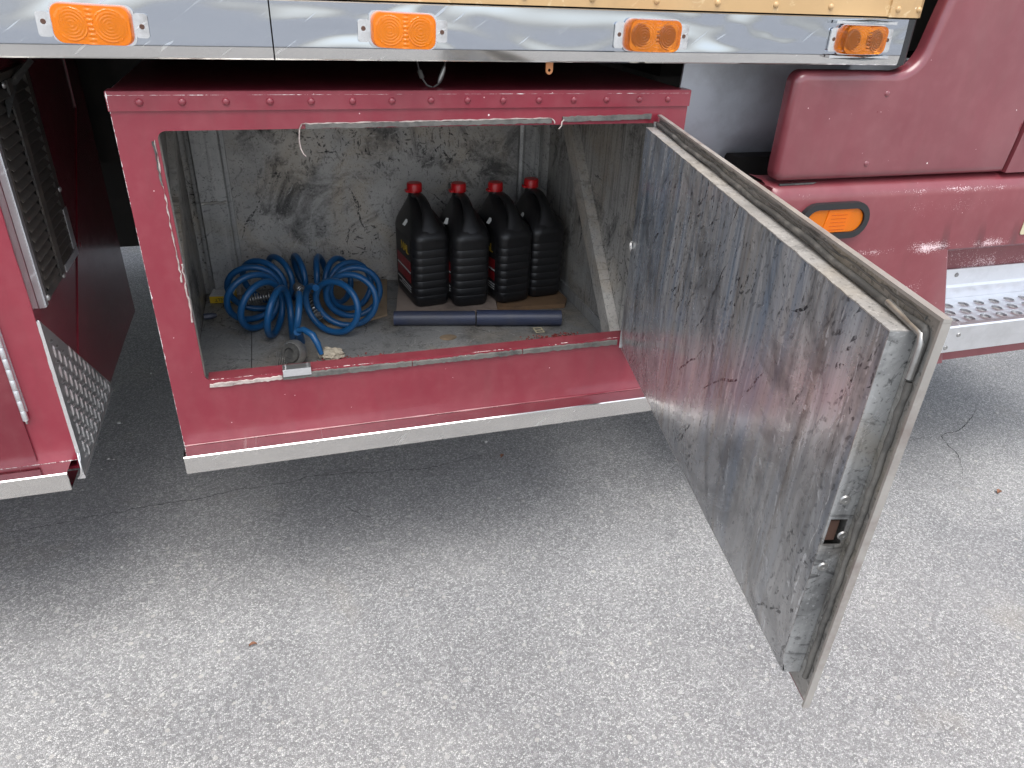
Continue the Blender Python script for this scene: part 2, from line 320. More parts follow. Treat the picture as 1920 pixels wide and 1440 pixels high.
stn = n.noise(n.co(loc=(4, 2, 0)), 4.2, 4, .6); c = n.mix(n.math('MULTIPLY', n.ramp(stn, (.60, 0.0), (.78, 1.0)), .28), c, (.34, .29, .21))
n.set(col=c, rough=.86, spec=.25)
hh = n.math('ADD', n.ramp(ve.outputs['Distance'], (0.0, 0.0), (.25, 1.0)), n.math('MULTIPLY', fine, .4))
bk = n.bump(hh, .55, .0035)
ln = n.n('ShaderNodeVectorMath'); ln.operation = 'LENGTH'; n.l(n.tc.outputs['Object'], ln.inputs[0]); n.l(n.ramp(n.math('DIVIDE', ln.outputs['Value'], 12.0), (.35, .55), (1.0, 0.0)), bk.inputs['Strength'])   # relief is resolved only on the near asphalt
M['asphalt'] = n.m

# ------------------------------------------------------------------ mesh helpers
def newbm(): return bmesh.new()
def link(name, me, mats, parent=None, smooth=False):
    o = bpy.data.objects.new(name, me); COL.objects.link(o)
    if not me.materials:
        for m in (mats if isinstance(mats, (list, tuple)) else [mats]): me.materials.append(M[m] if isinstance(m, str) else m)
    if parent is not None: setp(o, parent)
    return o
def setp(o, parent):
    o.parent = parent
    if parent.type == 'EMPTY': o.matrix_parent_inverse = (Matrix.Translation(parent.location) @ parent.rotation_euler.to_matrix().to_4x4()).inverted()
def fin(name, bm, mats, parent=None, smooth=None, bevel=0, seg=2):
    if bevel:
        bmesh.ops.bevel(bm, geom=[e for e in bm.edges if e.calc_face_angle(0) > .5], offset=bevel, segments=seg, profile=.6, affect='EDGES', clamp_overlap=True)
    bmesh.ops.recalc_face_normals(bm, faces=bm.faces[:])
    me = bpy.data.meshes.new(name); bm.to_mesh(me); bm.free()
    if smooth is not None:
        me.polygons.foreach_set('use_smooth', [True]*len(me.polygons)); 
        try: me.set_sharp_from_angle(angle=R(smooth))
        except Exception: pass
    return link(name, me, mats, parent)
def box(bm, x0, x1, y0, y1, z0, z1, f=None):
    vs_ = [(x, y, z) for x in (x0, x1) for y in (y0, y1) for z in (z0, z1)]
    v = [bm.verts.new(f(*q) if f else q) for q in vs_]
    for q in ((0, 1, 3, 2), (4, 6, 7, 5), (0, 4, 5, 1), (2, 3, 7, 6), (0, 2, 6, 4), (1, 5, 7, 3)): bm.faces.new([v[i] for i in q])
    return v
def slab(name, parent, mat, *a, bevel=0, seg=2):
    bm = newbm(); box(bm, *a); return fin(name, bm, mat, parent, bevel=bevel, seg=seg)
def prism(bm, pts, a0, a1, f):
    """polygon pts (u,v) extruded from a0 to a1; f(u,v,a)->xyz"""
    lo = [bm.verts.new(f(u, v, a0)) for u, v in pts]; hi = [bm.verts.new(f(u, v, a1)) for u, v in pts]
    n_ = len(pts)
    tris = tessellate_polygon([[Vector((u, v, 0)) for u, v in pts]])
    for t in tris:
        bm.faces.new([lo[i] for i in t]); bm.faces.new([hi[i] for i in reversed(t)])
    for i in range(n_):
        j = (i+1) % n_; bm.faces.new([lo[i], lo[j], hi[j], hi[i]])
    return lo, hi
def plate_hole(bm, outer, inners, a0, a1, f):
    loops = [outer]+inners
    allp = [p for lp in loops for p in lp]
    tris = tessellate_polygon([[Vector((u, v, 0)) for u, v in lp] for lp in loops])
    lo = [bm.verts.new(f(u, v, a0)) for u, v in allp]; hi = [bm.verts.new(f(u, v, a1)) for u, v in allp]
    for t in tris:
        try: bm.faces.new([lo[i] for i in t]); bm.faces.new([hi[i] for i in reversed(t)])
        except ValueError: pass
    k = 0
    for lp in loops:
        m = len(lp)
        for i in range(m):
            j = (i+1) % m; bm.faces.new([lo[k+i], lo[k+j], hi[k+j], hi[k+i]])
        k += m
def rrect(u0, u1, v0, v1, r, seg=5):
    out = []
    for cx, cy, a in ((u1-r, v1-r, 0), (u0+r, v1-r, 90), (u0+r, v0+r, 180), (u1-r, v0+r, 270)):
        for i in range(seg+1):
            t = R(a+90*i/seg); out.append((cx+r*math.cos(t), cy+r*math.sin(t)))
    return out
def tube(bm, pts, rad, seg=8, closed=False, caps=True):
    pts = [Vector(p) for p in pts]; rings = []; prev = None; N = len(pts)
    for i, p in enumerate(pts):
        a = pts[max(i-1, 0)] if not closed else pts[i-1]; b = pts[min(i+1, N-1)] if not closed else pts[(i+1) % N]
        t = (b-a).normalized()
        if prev is None:
            q = Vector((0, 0, 1)) if abs(t.z) < .9 else Vector((1, 0, 0)); u = (q-t*q.dot(t)).normalized()
        else: u = (prev-t*prev.dot(t)).normalized()
        prev = u; w = t.cross(u); r = rad[i] if isinstance(rad, (list, tuple)) else rad
        rings.append([bm.verts.new(p+r*(math.cos(2*math.pi*k/seg)*u+math.sin(2*math.pi*k/seg)*w)) for k in range(seg)])
    for i in range(N-1 if not closed else N):
        A, B = rings[i], rings[(i+1) % N]
        for k in range(seg): bm.faces.new([A[k], A[(k+1) % seg], B[(k+1) % seg], B[k]])
    if caps and not closed:
        bm.faces.new(rings[0][::-1]); bm.faces.new(rings[-1])
def lathe(bm, prof, f, seg=16):
    """prof: (r,h) list; f(x,y,h)->xyz"""
    rings = []
    for r, h in prof:
        if r < 1e-6: rings.append([bm.verts.new(f(0, 0, h))])
        else: rings.append([bm.verts.new(f(r*math.cos(2*math.pi*k/seg), r*math.sin(2*math.pi*k/seg), h)) for k in range(seg)])
    for A, B in zip(rings, rings[1:]):
        for k in range(seg):
            k2 = (k+1) % seg
            if len(A) == 1: bm.faces.new([A[0], B[k2], B[k]])
            elif len(B) == 1: bm.faces.new([A[k], A[k2], B[0]])
            else: bm.faces.new([A[k], A[k2], B[k2], B[k]])
def mesh_of(bm, name, mats, smooth=40):
    bmesh.ops.recalc_face_normals(bm, faces=bm.faces[:])
    me = bpy.data.meshes.new(name); bm.to_mesh(me); bm.free()
    for m in mats: me.materials.append(M[m])
    if smooth is not None:
        me.polygons.foreach_set('use_smooth', [True]*len(me.polygons)); me.set_sharp_from_angle(angle=R(smooth))
    return me
def inst(name, me, loc, parent, rot=(0, 0, 0), scale=(1, 1, 1)):
    o = bpy.data.objects.new(name, me); COL.objects.link(o); o.location = loc; o.rotation_euler = rot; o.scale = scale
    if parent is not None: setp(o, parent)
    return o
def thing(name, label, cat, loc, rz=0, group=None):
    o = bpy.data.objects.new(name, None); COL.objects.link(o); o.location = loc; o.rotation_euler = (0, 0, rz)
    o.empty_display_size = .05; o['label'] = label; o['category'] = cat
    if group: o['group'] = group
    return o
def tag(o, label, cat, group=None):
    o['label'] = label; o['category'] = cat
    if group: o['group'] = group
    return o
def text_mesh(s, size, name, mat, depth=.0004):
    cu = bpy.data.curves.new(name, 'FONT'); cu.body = s; cu.size = size; cu.extrude = depth; cu.align_x = 'CENTER'; cu.align_y = 'CENTER'
    o = bpy.data.objects.new(name, cu); COL.objects.link(o)
    dg = bpy.context.evaluated_depsgraph_get(); me = bpy.data.meshes.new_from_object(o.evaluated_get(dg))
    bpy.data.objects.remove(o); bpy.data.curves.remove(cu)
    me.materials.clear(); me.materials.append(M[mat]); return me

# ------------------------------------------------------------------ ground
bm = newbm()
v = [bm.verts.new(q) for q in ((-4000, -4000, GZ), (4000, -4000, GZ), (4000, 4000, GZ), (-4000, 4000, GZ))]; bm.faces.new(v)
g = fin('ground', bm, 'asphalt'); g['kind'] = 'structure'
def crack(pts, w, seed):
    rnd = random.Random(seed); P_ = []
    for (x0, y0), (x1, y1) in zip(pts, pts[1:]):
        L_ = math.hypot(x1-x0, y1-y0); k_ = max(2, int(L_/.008))
        for i in range(k_): P_.append((x0+(x1-x0)*i/k_, y0+(y1-y0)*i/k_))
    bm = newbm(); prev = None; off = 0
    for i, (x, y) in enumerate(P_):
        off = off*.80+rnd.uniform(-.0040, .0040); ww = w*rnd.uniform(.25, 1.1)*min(1, 3*i/len(P_)+.1, 3*(len(P_)-i)/len(P_)+.1)
        q = P_[min(i+1, len(P_)-1)]; o_ = P_[max(i-1, 0)]; d_ = Vector((q[0]-o_[0], q[1]-o_[1])).normalized()
        a = [bm.verts.new((x-d_.y*(off+s_*ww), y+d_.x*(off+s_*ww), GZ+.0008)) for s_ in (-.5, .5)]
        if prev: bm.faces.new([prev[0], a[0], a[1], prev[1]])
        prev = a
    return fin('crack', bm, 'crack_shade', g)
crack([(2.42, .335), (2.25, .235), (2.12, .205), (2.10, .12), (2.06, .06), (1.99, -.02)], .0030, 3)
crack([(2.12, .205), (1.98, .215), (1.90, .20)], .0018, 4)
crack([(-.75, .40), (-.52, .42), (-.34, .436), (-.04, .447), (.20, .47), (.52, .43), (.80, .47), (1.05, .44)], .0022, 5)
crack([(.28, .33), (.33, .27), (.36, .23)], .0016, 6)

# ------------------------------------------------------------------ truck
T = thing('truck', 'maroon and tan box truck with an open maroon underbody storage box', 'truck', (0.4, 1.2, GZ))
YR = -.03
# cargo body: tan side wall with floor, seen along the very top of the photo
bm = newbm()
box(bm, -4.0, 1.330, -.026, 2.52, .130, 2.9)
body = fin('cargo_body', bm, 'tan', T); body['label'] = 'tan riveted side wall above the polished rail'
bm = newbm(); box(bm, -4.0, 1.325, -.012, 2.50, .056, .128); fin('cargo_floor', bm, 'under', T)
# corner post at front of cargo body
bm = newbm()
prism(bm, [(1.288, -.030), (1.352, -.030), (1.374, -.012), (1.374, .20), (1.288, .20)], .129, 2.9, lambda u, v_, a: (u, v_, a))
post = fin('corner_panel', bm, 'tan', body)
bm = newbm()
lathe(bm, [(0, .0036), (.0022, .0034), (.0042, .0022), (.0052, .0006), (.0054, 0)], lambda x, y, h: (x, -h, y), 12)
riv_t = mesh_of(bm, 'rivet', ['tan'], 60)
for x in [i*.1115+.049 for i in range(-3, 11)]:
    inst('rivet', riv_t, (x, -.0262, .142), body)
inst('rivet', riv_t, (1.304, -.0302, .142), body); inst('rivet', riv_t, (1.350, -.0302, .142), body)
# polished rub rail in two lengths
def rail(x0, x1, endcap=False):
    prof = [(-.0275, .1275), (-.0298, .1262), (-.0312, .0685), (-.0305, .0672), (-.012, .0672), (-.012, .1275)]
    bm = newbm(); prism(bm, prof, x0, x1, lambda y, z, a: (a, y, z)); o = fin('rub_rail', bm, 'rail', T)
    bm = newbm(); prism(bm, [(-.0305, .0668), (-.0298, .0525), (-.0280, .0505), (-.012, .0500), (-.012, .0668)], x0, x1, lambda y, z, a: (a, y, z)); fin('rail_lip', bm, 'rail_lip', o); return o  # lip split off to carry its paler, painted-in ground reflection
r1 = rail(-4.0, .2325); r2 = rail(.2345, 1.335)
bm = newbm()
prism(bm, [(1.3352, -.0305), (1.350, -.0285), (1.372, -.008), (1.372, .15), (1.3352, .15)], .051, .1265, lambda u, v_, a: (u, v_, a))
fin('rail_end', bm, 'black', r2)
# scratches of a rail splice cover
# marker lights
def marker_mesh():
    hw, hh, rr = .0485, .0245, .013
    out = rrect(-hw, hw, -hh, hh, rr, 7)
    # resample outline evenly
    L = []; P = out+[out[0]]; tot = sum(math.dist(P[i], P[i+1]) for i in range(len(out)))
    N = 112; st = tot/N; acc = 0; i = 0; d0 = 0
    for k in range(N):
        t = k*st
        while d0+math.dist(P[i], P[i+1]) < t: d0 += math.dist(P[i], P[i+1]); i += 1
        s_ = (t-d0)/max(1e-9, math.dist(P[i], P[i+1])); L.append((P[i][0]+(P[i+1][0]-P[i][0])*s_, P[i][1]+(P[i+1][1]-P[i][1])*s_))
    def h(x, z, t):
        base = .016+.0075*(1-abs(x)/hw)
        for cx in (-.0235, .0235):
            r = math.hypot(x-cx, z)
            if r < .0205: base += .00042*(0.5+.5*math.cos(r*2*math.pi/.0040))+.0004
        if abs(x) < .0035: base += .0006*math.cos(z*2*math.pi/.006)
        return base*min(1, (1-t)*10+.80) if t > .9 else base
    bm = newbm(); ts = [i/34 for i in range(1, 35)]
    c0 = bm.verts.new((0, -h(0, 0, 0), 0)); prev = None
    for t in ts:
        ring = [bm.verts.new((x*t, -h(x*t, z*t, t), z*t)) for x, z in L]
        if prev is None:
            for k in range(N): bm.faces.new([c0, ring[k], ring[(k+1) % N]])
        else:
            for k in range(N): bm.faces.new([prev[k], ring[k], ring[(k+1) % N], prev[(k+1) % N]])
        prev = ring
    low = [bm.verts.new((x*1.015, -.002, z*1.02)) for x, z in L]
    for k in range(N): bm.faces.new([prev[k], low[k], low[(k+1) % N], prev[(k+1) % N]])
    bmesh.ops.recalc_face_normals(bm, faces=bm.faces[:])
    return bm
lens_a = mesh_of(marker_mesh(), 'lens', ['lens'], 35); lens_b = mesh_of(marker_mesh(), 'lens', ['lens_deep'], 35)
bm = newbm()
prism(bm, rrect(-.052, .052, -.024, .024, .010), -.003, 0, lambda u, v_, a: (u, a, v_))
mk_core = mesh_of(bm, 'reflector', ['chrome'], None)
bm = newbm(); lathe(bm, [(0, .0006), (.0028, .0008), (.0034, 0)], lambda x, y, h: (x, -h, y), 10); screw_me = mesh_of(bm, 'screw', ['rust'], 40)
def cup(m):
    bm = newbm(); lathe(bm, [(0, .0045), (.004, .0042), (.0055, .0012), (.0150, .0022), (.0165, .0004), (.0168, 0)], lambda x, y, h: (x, -h, y), 20); return mesh_of(bm, 'bulb_cup', [m], 40)
cup_a, cup_b = cup('steel_dull'), cup('rust')
labels = ['leftmost amber marker light, beside the rail joint', 'second amber marker light from the left', 'third amber marker light from the left', 'rightmost amber marker light in a chrome surround']
for i, (x, tilt) in enumerate([(.010, 2.0), (.419, 1.5), (.824, .5), (1.236, 0)]):
    bm = newbm()
    for s_ in (-1, 1):
        z0, z1 = (-.018, .012) if s_ < 0 and i < 2 else (-.014, .016)
        if i >= 2: z0, z1 = -.020, .018
        pts = rrect(min(s_*.049, s_*.066), max(s_*.049, s_*.066), z0, z1, .004, 3)
        prism(bm, pts, -.0035, 0, lambda u, v_, a: (u, a, v_))
    prism(bm, rrect(-.050, .050, -.0245, .0245, .010), -.003, 0, lambda u, v_, a: (u, a, v_))
    if i == 3:
        for s_ in (-1, 1):
            prism(bm, [(-.066, s_*.025), (.0, s_*.0275), (.062, s_*.025), (.062, s_*.030), (0, s_*.0325), (-.066, s_*.030)], -.012, -.0005, lambda u, v_, a: (u, a-(.008 if abs(u) < .01 else 0), v_))
    me = mesh_of(bm, 'marker_light', ['chrome'], None)
    o = inst('marker_light', me, (x, YR-.0015, .0925), T, (0, R(tilt), 0)); o['label'] = labels[i]
    ln = inst('lens', lens_a if i < 2 else lens_b, (0, -.001, 0), o); sc = .96 if i != 3 else .93; ln.scale = (sc, 1, sc)
    for s_ in (-1, 1): inst('screw', screw_me, (s_*.058, -.0036, 0), o)
    for s_ in (-1, 1): inst('bulb_cup', cup_a if i < 2 else cup_b, (s_*.0225, -.0032, 0), o)

# ---- storage box
BW, BD, BH = .9285, .69, .60
t = .003
bm = newbm()
box(bm, 0, t, t+.0005, BD, -BH, -.0005); box(bm, BW-t, BW, t+.0005, BD, -BH, -.0005)
box(bm, 0, BW, .0005, BD, 0, t); box(bm, t+.0003, BW-t-.0003, t+.0005, BD, -BH, -BH+t); box(bm, t+.0003, BW-t-.0003, BD-t, BD-.0005, -BH+t+.0003, -.0008)
sbox = fin('storage_box', bm, 'red', T); sbox['label'] = 'open maroon metal storage box under the truck body'
OX0, OX1, OZ0, OZ1 = .056, .872, -.050, -.472
bm = newbm()
inn = rrect(OX0, OX1, OZ1, OZ0, .012, 5); outc = [(BW, -.0004), (0, -.0004), (0, -BH), (BW, -BH)]
def FV(u, v_, a): return bm.verts.new((u, a, v_))
for a_, flip in ((0, False), (t, True)):
    iv = [FV(u, v_, a_) for u, v_ in inn]; ov = [FV(u, v_, a_) for u, v_ in outc]
    for q in range(4):
        seg_ = iv[q*6:q*6+6]
        for k in range(5): bm.faces.new([ov[q], seg_[k], seg_[k+1]])
        nx_ = (q+1) % 4; bm.faces.new([ov[q], seg_[5], iv[nx_*6], ov[nx_]])
    if a_ == 0: iv0, ov0 = iv, ov
for A_, B_ in ((iv0, iv), (ov0, ov)):
    for k in range(len(A_)): k2 = (k+1) % len(A_); bm.faces.new([A_[k], A_[k2], B_[k2], B_[k]])
fin('front_frame', bm, 'red', sbox)
# returned lip of the opening
bm = newbm()
box(bm, OX0+.004, OX1, t+.0003, .034, OZ1-.003, OZ1-.0003)
fin('bottom_lip', bm, 'red_lip', sbox)
bm = newbm(); box(bm, OX0-.003, OX0-.0004, t+.0003, .024, OZ1, OZ0); fin('side_lip', bm, 'brace', sbox)
bm = newbm(); box(bm, OX0, OX1, t+.0003, .020, OZ0+.0004, OZ0+.003); fin('top_lip', bm, 'red', sbox)
# liners
slab('back_wall', sbox, 'back', .006, BW-.006, .672, .675, -.578, -.006)
slab('side_wall', sbox, 'side', .004, .007, .030, .670, -.578, -.006)
slab('side_wall', sbox, 'side', BW-.007, BW-.004, .030, .670, -.578, -.006)
slab('floor_sheet', sbox, 'floorm', .008, .118, .036, .671, -.584, -.5765)
slab('floor_sheet', sbox, 'floorm', .1195, BW-.008, .036, .671, -.584, -.575)
slab('roof_sheet', sbox, 'back', .008, BW-.008, .024, .671, -.006, -.003)
# uprights in the back corners (channel profile)
def upright(x0, x1):
    bm = newbm(); w = x1-x0
    prof = [(x0, .6715), (x0, .655), (x0+.008, .652), (x0+.012, .645), (x1-.012, .645), (x1-.008, .652), (x1, .655), (x1, .6715)]
    prism(bm, prof, -.5745, -.008, lambda u, v_, a: (u, v_, a)); return fin('corner_upright', bm, 'post', sbox, smooth=20)
u1 = upright(.022, .106); u2 = upright(.833, .897)
for ux, uw, z in ((.064, .058, -.335), (.865, .036, -.335)):
    bm = newbm()
    pts = []
    for k in range(15):
        q = k/14-.5; pts.append((ux+q*uw, .6445+random.uniform(-.001, .001), z+random.uniform(-.002, .002)))
    tube(bm, pts, [.0035+random.uniform(-.0008, .0012) for _ in pts], 6); fin('weld_bead', bm, 'brace', u1 if ux < .5 else u2, smooth=60)
bm = newbm(); lathe(bm, [(0, .004), (.007, .004), (.009, .002), (.009, 0)], lambda x, y, h: (x, -h, y), 6); nut = mesh_of(bm, 'bolt_head', ['steel_dull'], 30)
inst('bolt_head', nut, (.070, .6445, -.165), u1); inst('bolt_head', nut, (.868, .6445, -.165), u2)
# diagonal braces on the side walls
def brace(x0, x1):
    bm = newbm()
    pts = [(.640, -.010), (.590, -.010), (.095, -.574), (.155, -.574)]
    prism(bm, pts, x0, x1, lambda u, v_, a: (a, u, v_)); return fin('diagonal_brace', bm, 'brace', sbox, bevel=.001)
brace(BW-.032, BW-.0075); brace(.0075, .0215)
bm = newbm(); prism(bm, [(.03, -.5745), (.03, -.546), (.66, -.546), (.66, -.5745)], BW-.012, BW-.0076, lambda u, v_, a: (a, u, v_)); fin('base_angle', bm, 'post', sbox)
# rivets on the top flange
bm = newbm()
box(bm, -.0015, BW+.0015, -.0032, -.0002, -.0215, .0045); box(bm, -.0015, BW+.0015, -.0001, .028, .0032, .0052)
fl = fin('top_flange', bm, 'red', sbox, bevel=.0009)
bm = newbm(); lathe(bm, [(0, .0040), (.0022, .0037), (.0042, .0026), (.0054, .0010), (.0057, 0)], lambda x, y, h: (x, -h, y), 14); riv_r = mesh_of(bm, 'rivet', ['red_plain'], 60)
for x in (.041, .098, .158, .22, .28, .342, .403, .465, .525, .585, .647, .709, .769, .831, .886): inst('rivet', riv_r, (x, -.0033, -.0095+random.uniform(-.0004, .0004)), fl)
# sill
def sill(x0, x1, parent, zt=-BH, lean=0):
    prof = [(-.0005, zt), (-.0005, zt-.0022), (-.035, zt-.0022), (-.035, zt-.034), (.02, zt-.034), (.02, zt-.036), (-.0375, zt-.036), (-.038, zt-.0016), (-.0364, zt)]
    bm = newbm(); prism(bm, prof, x0, x1, lambda y, z, a: (a, y, z)); return fin('sill', bm, 'sill', parent)
sill(0.001, BW-.001, sbox)
bm = newbm()
pts = [(.004+i*.0308, -.0006+random.uniform(-.0003, .0003), -BH+.0012) for i in range(31)]
tube(bm, pts, [random.uniform(.0006, .0019) for _ in pts], 5); fin('sealant_bead', bm, 'red_plain', sbox, smooth=60)
# weather seal remains around the opening
def strip(name, pts, w, th, mat, parent, jit=.0008, hang=None):
    """flat strip on the front face: pts (x,z) polyline"""
    bm = newbm(); N = len(pts); a = []
    for i, (x, z) in enumerate(pts):
        p = Vector(pts[max(i-1, 0)]); q = Vector(pts[min(i+1, N-1)]); d = (q-p).normalized(); nx, nz = -d.y, d.x
        ww = w/2+random.uniform(-jit, jit); yy = -.0006-th+random.uniform(-jit, jit)*.5
        a.append([bm.verts.new((x-nx*ww, -.0004, z-nz*ww)), bm.verts.new((x-nx*ww*.8, yy, z-nz*ww*.8)), bm.verts.new((x+nx*ww*.8, yy, z+nz*ww*.8)), bm.verts.new((x+nx*ww, -.0004, z+nz*ww))])
    for A, B in zip(a, a[1:]):
        for k in range(4): bm.faces.new([A[k], A[(k+1) % 4], B[(k+1) % 4], B[k]])
    bm.faces.new(a[0][::-1]); bm.faces.new(a[-1])
    return fin(name, bm, mat, parent, smooth=30)
def lin(x0, z0, x1, z1, k, j=.0006): return [(x0+(x1-x0)*i/k, z0+(z1-z0)*i/k+random.uniform(-j, j)) for i in range(k+1)]
strip('seal_strip', lin(.268, -.0465, .672, -.0435, 60), .008, .003, 'seal', sbox)
strip('seal_strip', lin(.692, -.0415, .858, -.0385, 30), .009, .003, 'seal', sbox)
strip('seal_strip', lin(.262, -.0425, .672, -.0388, 60), .0014, .002, 'seal_white', sbox, .0005)
strip('seal_strip', lin(.062, -.4812, .185, -.480, 24), .008, .002, 'seal_white', sbox, .0012)
strip('seal_strip', lin(.186, -.479, .420, -.479, 40), .011, .004, 'seal', sbox, .0008)
strip('seal_strip', lin(.422, -.4795, .640, -.479, 40), .010, .0035, 'seal', sbox, .0012)
strip('seal_strip', lin(.642, -.479, .845, -.480, 36), .011, .003, 'seal', sbox, .0010)
strip('seal_strip', [(.0505+random.uniform(-.0012, .0012), -.062-i*.0072) for i in range(32)], .0018, .0012, 'seal_white', sbox, .0009)
strip('seal_strip', [(.0485+random.uniform(-.0010, .0010), -.064-i*.005) for i in range(14)], .003, .0018, 'rubber', sbox, .0008)
bm = newbm(); tube(bm, [(.262, -.004, -.043), (.2585, -.005, -.050), (.2565, -.006, -.066), (.2575, -.007, -.078), (.2605, -.008, -.086), (.264, -.009, -.090)], .0012, 6); fin('loose_wire', bm, 'seal_white', sbox, smooth=60)
bm = newbm(); tube(bm, [(.672, -.003, -.040), (.676, -.004, -.043), (.677, -.005, -.047)], .0012, 6); fin('loose_wire', bm, 'seal_white', sbox, smooth=60)
bm = newbm(); tube(bm, [(.694, -.003, -.042), (.690, -.004, -.045), (.689, -.006, -.051), (.684, -.007, -.056)], .0012, 6); fin('loose_wire', bm, 'seal_white', sbox, smooth=60)
# torn rubber at left edge
bm = newbm(); tube(bm, [(.0548+random.uniform(-.0012, .0012), -.001, -.255-i*.006) for i in range(18)], [random.uniform(.0008, .0022) for _ in range(18)], 6); fin('torn_seal', bm, 'seal_white', sbox, smooth=60)
# strike plate on the bottom lip
bm = newbm(); box(bm, .187, .236, -.0075, -.0050, -.476, -.4615); box(bm, .187, .236, -.0049, .012, -.4640, -.4615)
fin('strike_plate', bm, 'alu', sbox, bevel=.0006)

# ---- storage box door, swung open
A = R(76.585); HX, HY = .874, -.005
dv = Vector((-math.cos(A), -math.sin(A), 0)); nv = Vector((-math.sin(A), math.cos(A), 0))
def D(s_, n_, z): p = Vector((HX, HY, 0))+dv*s_+nv*n_; return (p.x, p.y, z)
LD = .867
def zb(s_): return -.505+(.037)*s_/LD          # bottom edge rises slightly to the free end
bm = newbm()
lo, hi = prism(bm, [(0, -.0382), (LD-.0032, -.0372), (LD-.0032, zb(LD)), (0, zb(0))], -.0020, 0, lambda u, v_, a: D(u, a, v_))
door = fin('storage_box_door', bm, ['red_cab'], T); door['label'] = 'swung-open storage box door with scraped bare metal inner side'
# folded rim of the skin
bm = newbm()
for (s0, z0, s1, z1, ds, dz) in ((0, -.035, LD, -.034, 0, -.003), (LD, -.0372, LD, zb(LD), -.003, 0)):
    f4 = [(s0, z0), (s1, z1), (s1+ds, z1+dz if dz else z1), (s0+ds, z0+dz if dz else z0)]
    prism(bm, f4, -.0024, .0045, lambda u, v_, a: D(u, a, v_))
fin('rim', bm, 'rim', door, bevel=.0006)
bm = newbm(); prism(bm, [(.004, -.0385), (LD-.0035, -.0375), (LD-.0035, zb(LD)+.004), (.004, zb(0)+.004)], .0003, .0013, lambda u, v_, a: D(u, a, v_)); fin('flange', bm, 'doorskin', door)
# inner pan
PT = .0235; pz1 = -.057
def pzb(s_): return -.492+(.046)*s_/.838
bm = newbm()
S0, S1 = .006, .8385; HZ0, HZ1 = -.273, -.243
fr = [(S0, pz1), (S1, pz1), (S1, pzb(S1)), (S0, pzb(S0))]
# front face slightly bellied + bottom fold: grid
nu, nvv = 40, 20; grid = []
for i in range(nu+1):
    col_ = []
    s_ = S0+(S1-S0)*i/nu
    for j in range(nvv+1):
        q = j/nvv; z = pz1+(pzb(s_)-pz1)*q
        dent = .0012*math.sin(6.3*s_+1)*math.sin(3.1*q*2) + .0008*math.sin(17*s_)*math.sin(9*q)
        edge_ = min(1, 6*min(i, nu-i)/nu, 6*min(j, nvv-j)/nvv)
        nn_ = PT+dent*edge_
        if q > .91: nn_ -= .004*(q-.91)/.09
        col_.append(bm.verts.new(D(s_, nn_, z)))
    grid.append(col_)
for i in range(nu):
    for j in range(nvv): bm.faces.new([grid[i][j], grid[i+1][j], grid[i+1][j+1], grid[i][j+1]])
inner = fin('inner_panel', bm, 'doorpanel', door, smooth=30)
bm = newbm()   # top face of the pan with flaking edge
prism(bm, [(S0, .0016), (S1+.0015, .0016), (S1+.0015, PT+.0006)]+[(S1-(S1-S0)*i/60, PT+.0004+random.uniform(-.0006, .0006)) for i in range(1, 60)]+[(S0, PT+.0006)], pz1, pz1+.0012, lambda u, v_, a: D(u, v_, a)); fin('pan_top', bm, 'doortop', door)
bm = newbm()   # free end face with latch opening
plate_hole(bm, [(.0016, pzb(S1)), (PT-.006, pzb(S1)), (PT+.0004, pzb(S1)+.02), (PT+.0004, pz1), (.0016, pz1)], [[(.0050, HZ0), (.0055, HZ1), (.0215, HZ1), (.0215, HZ0)][::-1]], S1, S1+.0015, lambda u, v_, a: D(a, u, v_)); fin('pan_end', bm, 'dooredge', door)
bm = newbm(); prism(bm, [(S0-.0015, .0016), (S0, .0016), (S0, PT), (S0-.0015, PT)], pzb(S0), pz1, lambda u, v_, a: D(u, v_, a)); fin('pan_hinge_side', bm, 'dooredge', door)
bm = newbm(); prism(bm, [(S0, .0016), (S1, .0016), (S1, PT-.004), (S0, PT-.004)], 0, .001, lambda u, v_, a: D(u, v_, pzb(u)-a)); fin('pan_bottom', bm, 'dooredge', door)
# latch seen through the opening
bm = newbm(); box(bm, S1-.014, S1-.004, .009, .019, HZ0+.001, HZ1-.006, D); fin('latch', bm, 'rust', door, bevel=.001)
bm = newbm(); box(bm, S1-.03, S1-.015, .004, .0215, HZ0-.004, HZ1+.004, D); fin('latch_case', bm, 'black', door)
bm = newbm(); lathe(bm, [(0, .0004), (.0016, .0004), (.0017, .0013), (.0042, .0014), (.0052, 0)], lambda x, y, h: D(S1+.0016+h, .0145+x, y), 14); me = mesh_of(bm, 'screw', ['steel_dull'], 30)
nvz = (0, 0, 1)
for dz in (-.221, -.300): inst('screw', me, (0, 0, dz), door)
inst('screw', me, tuple(nv*-.009+Vector((0, 0, -.262))), door, scale=(1, 1, 1))
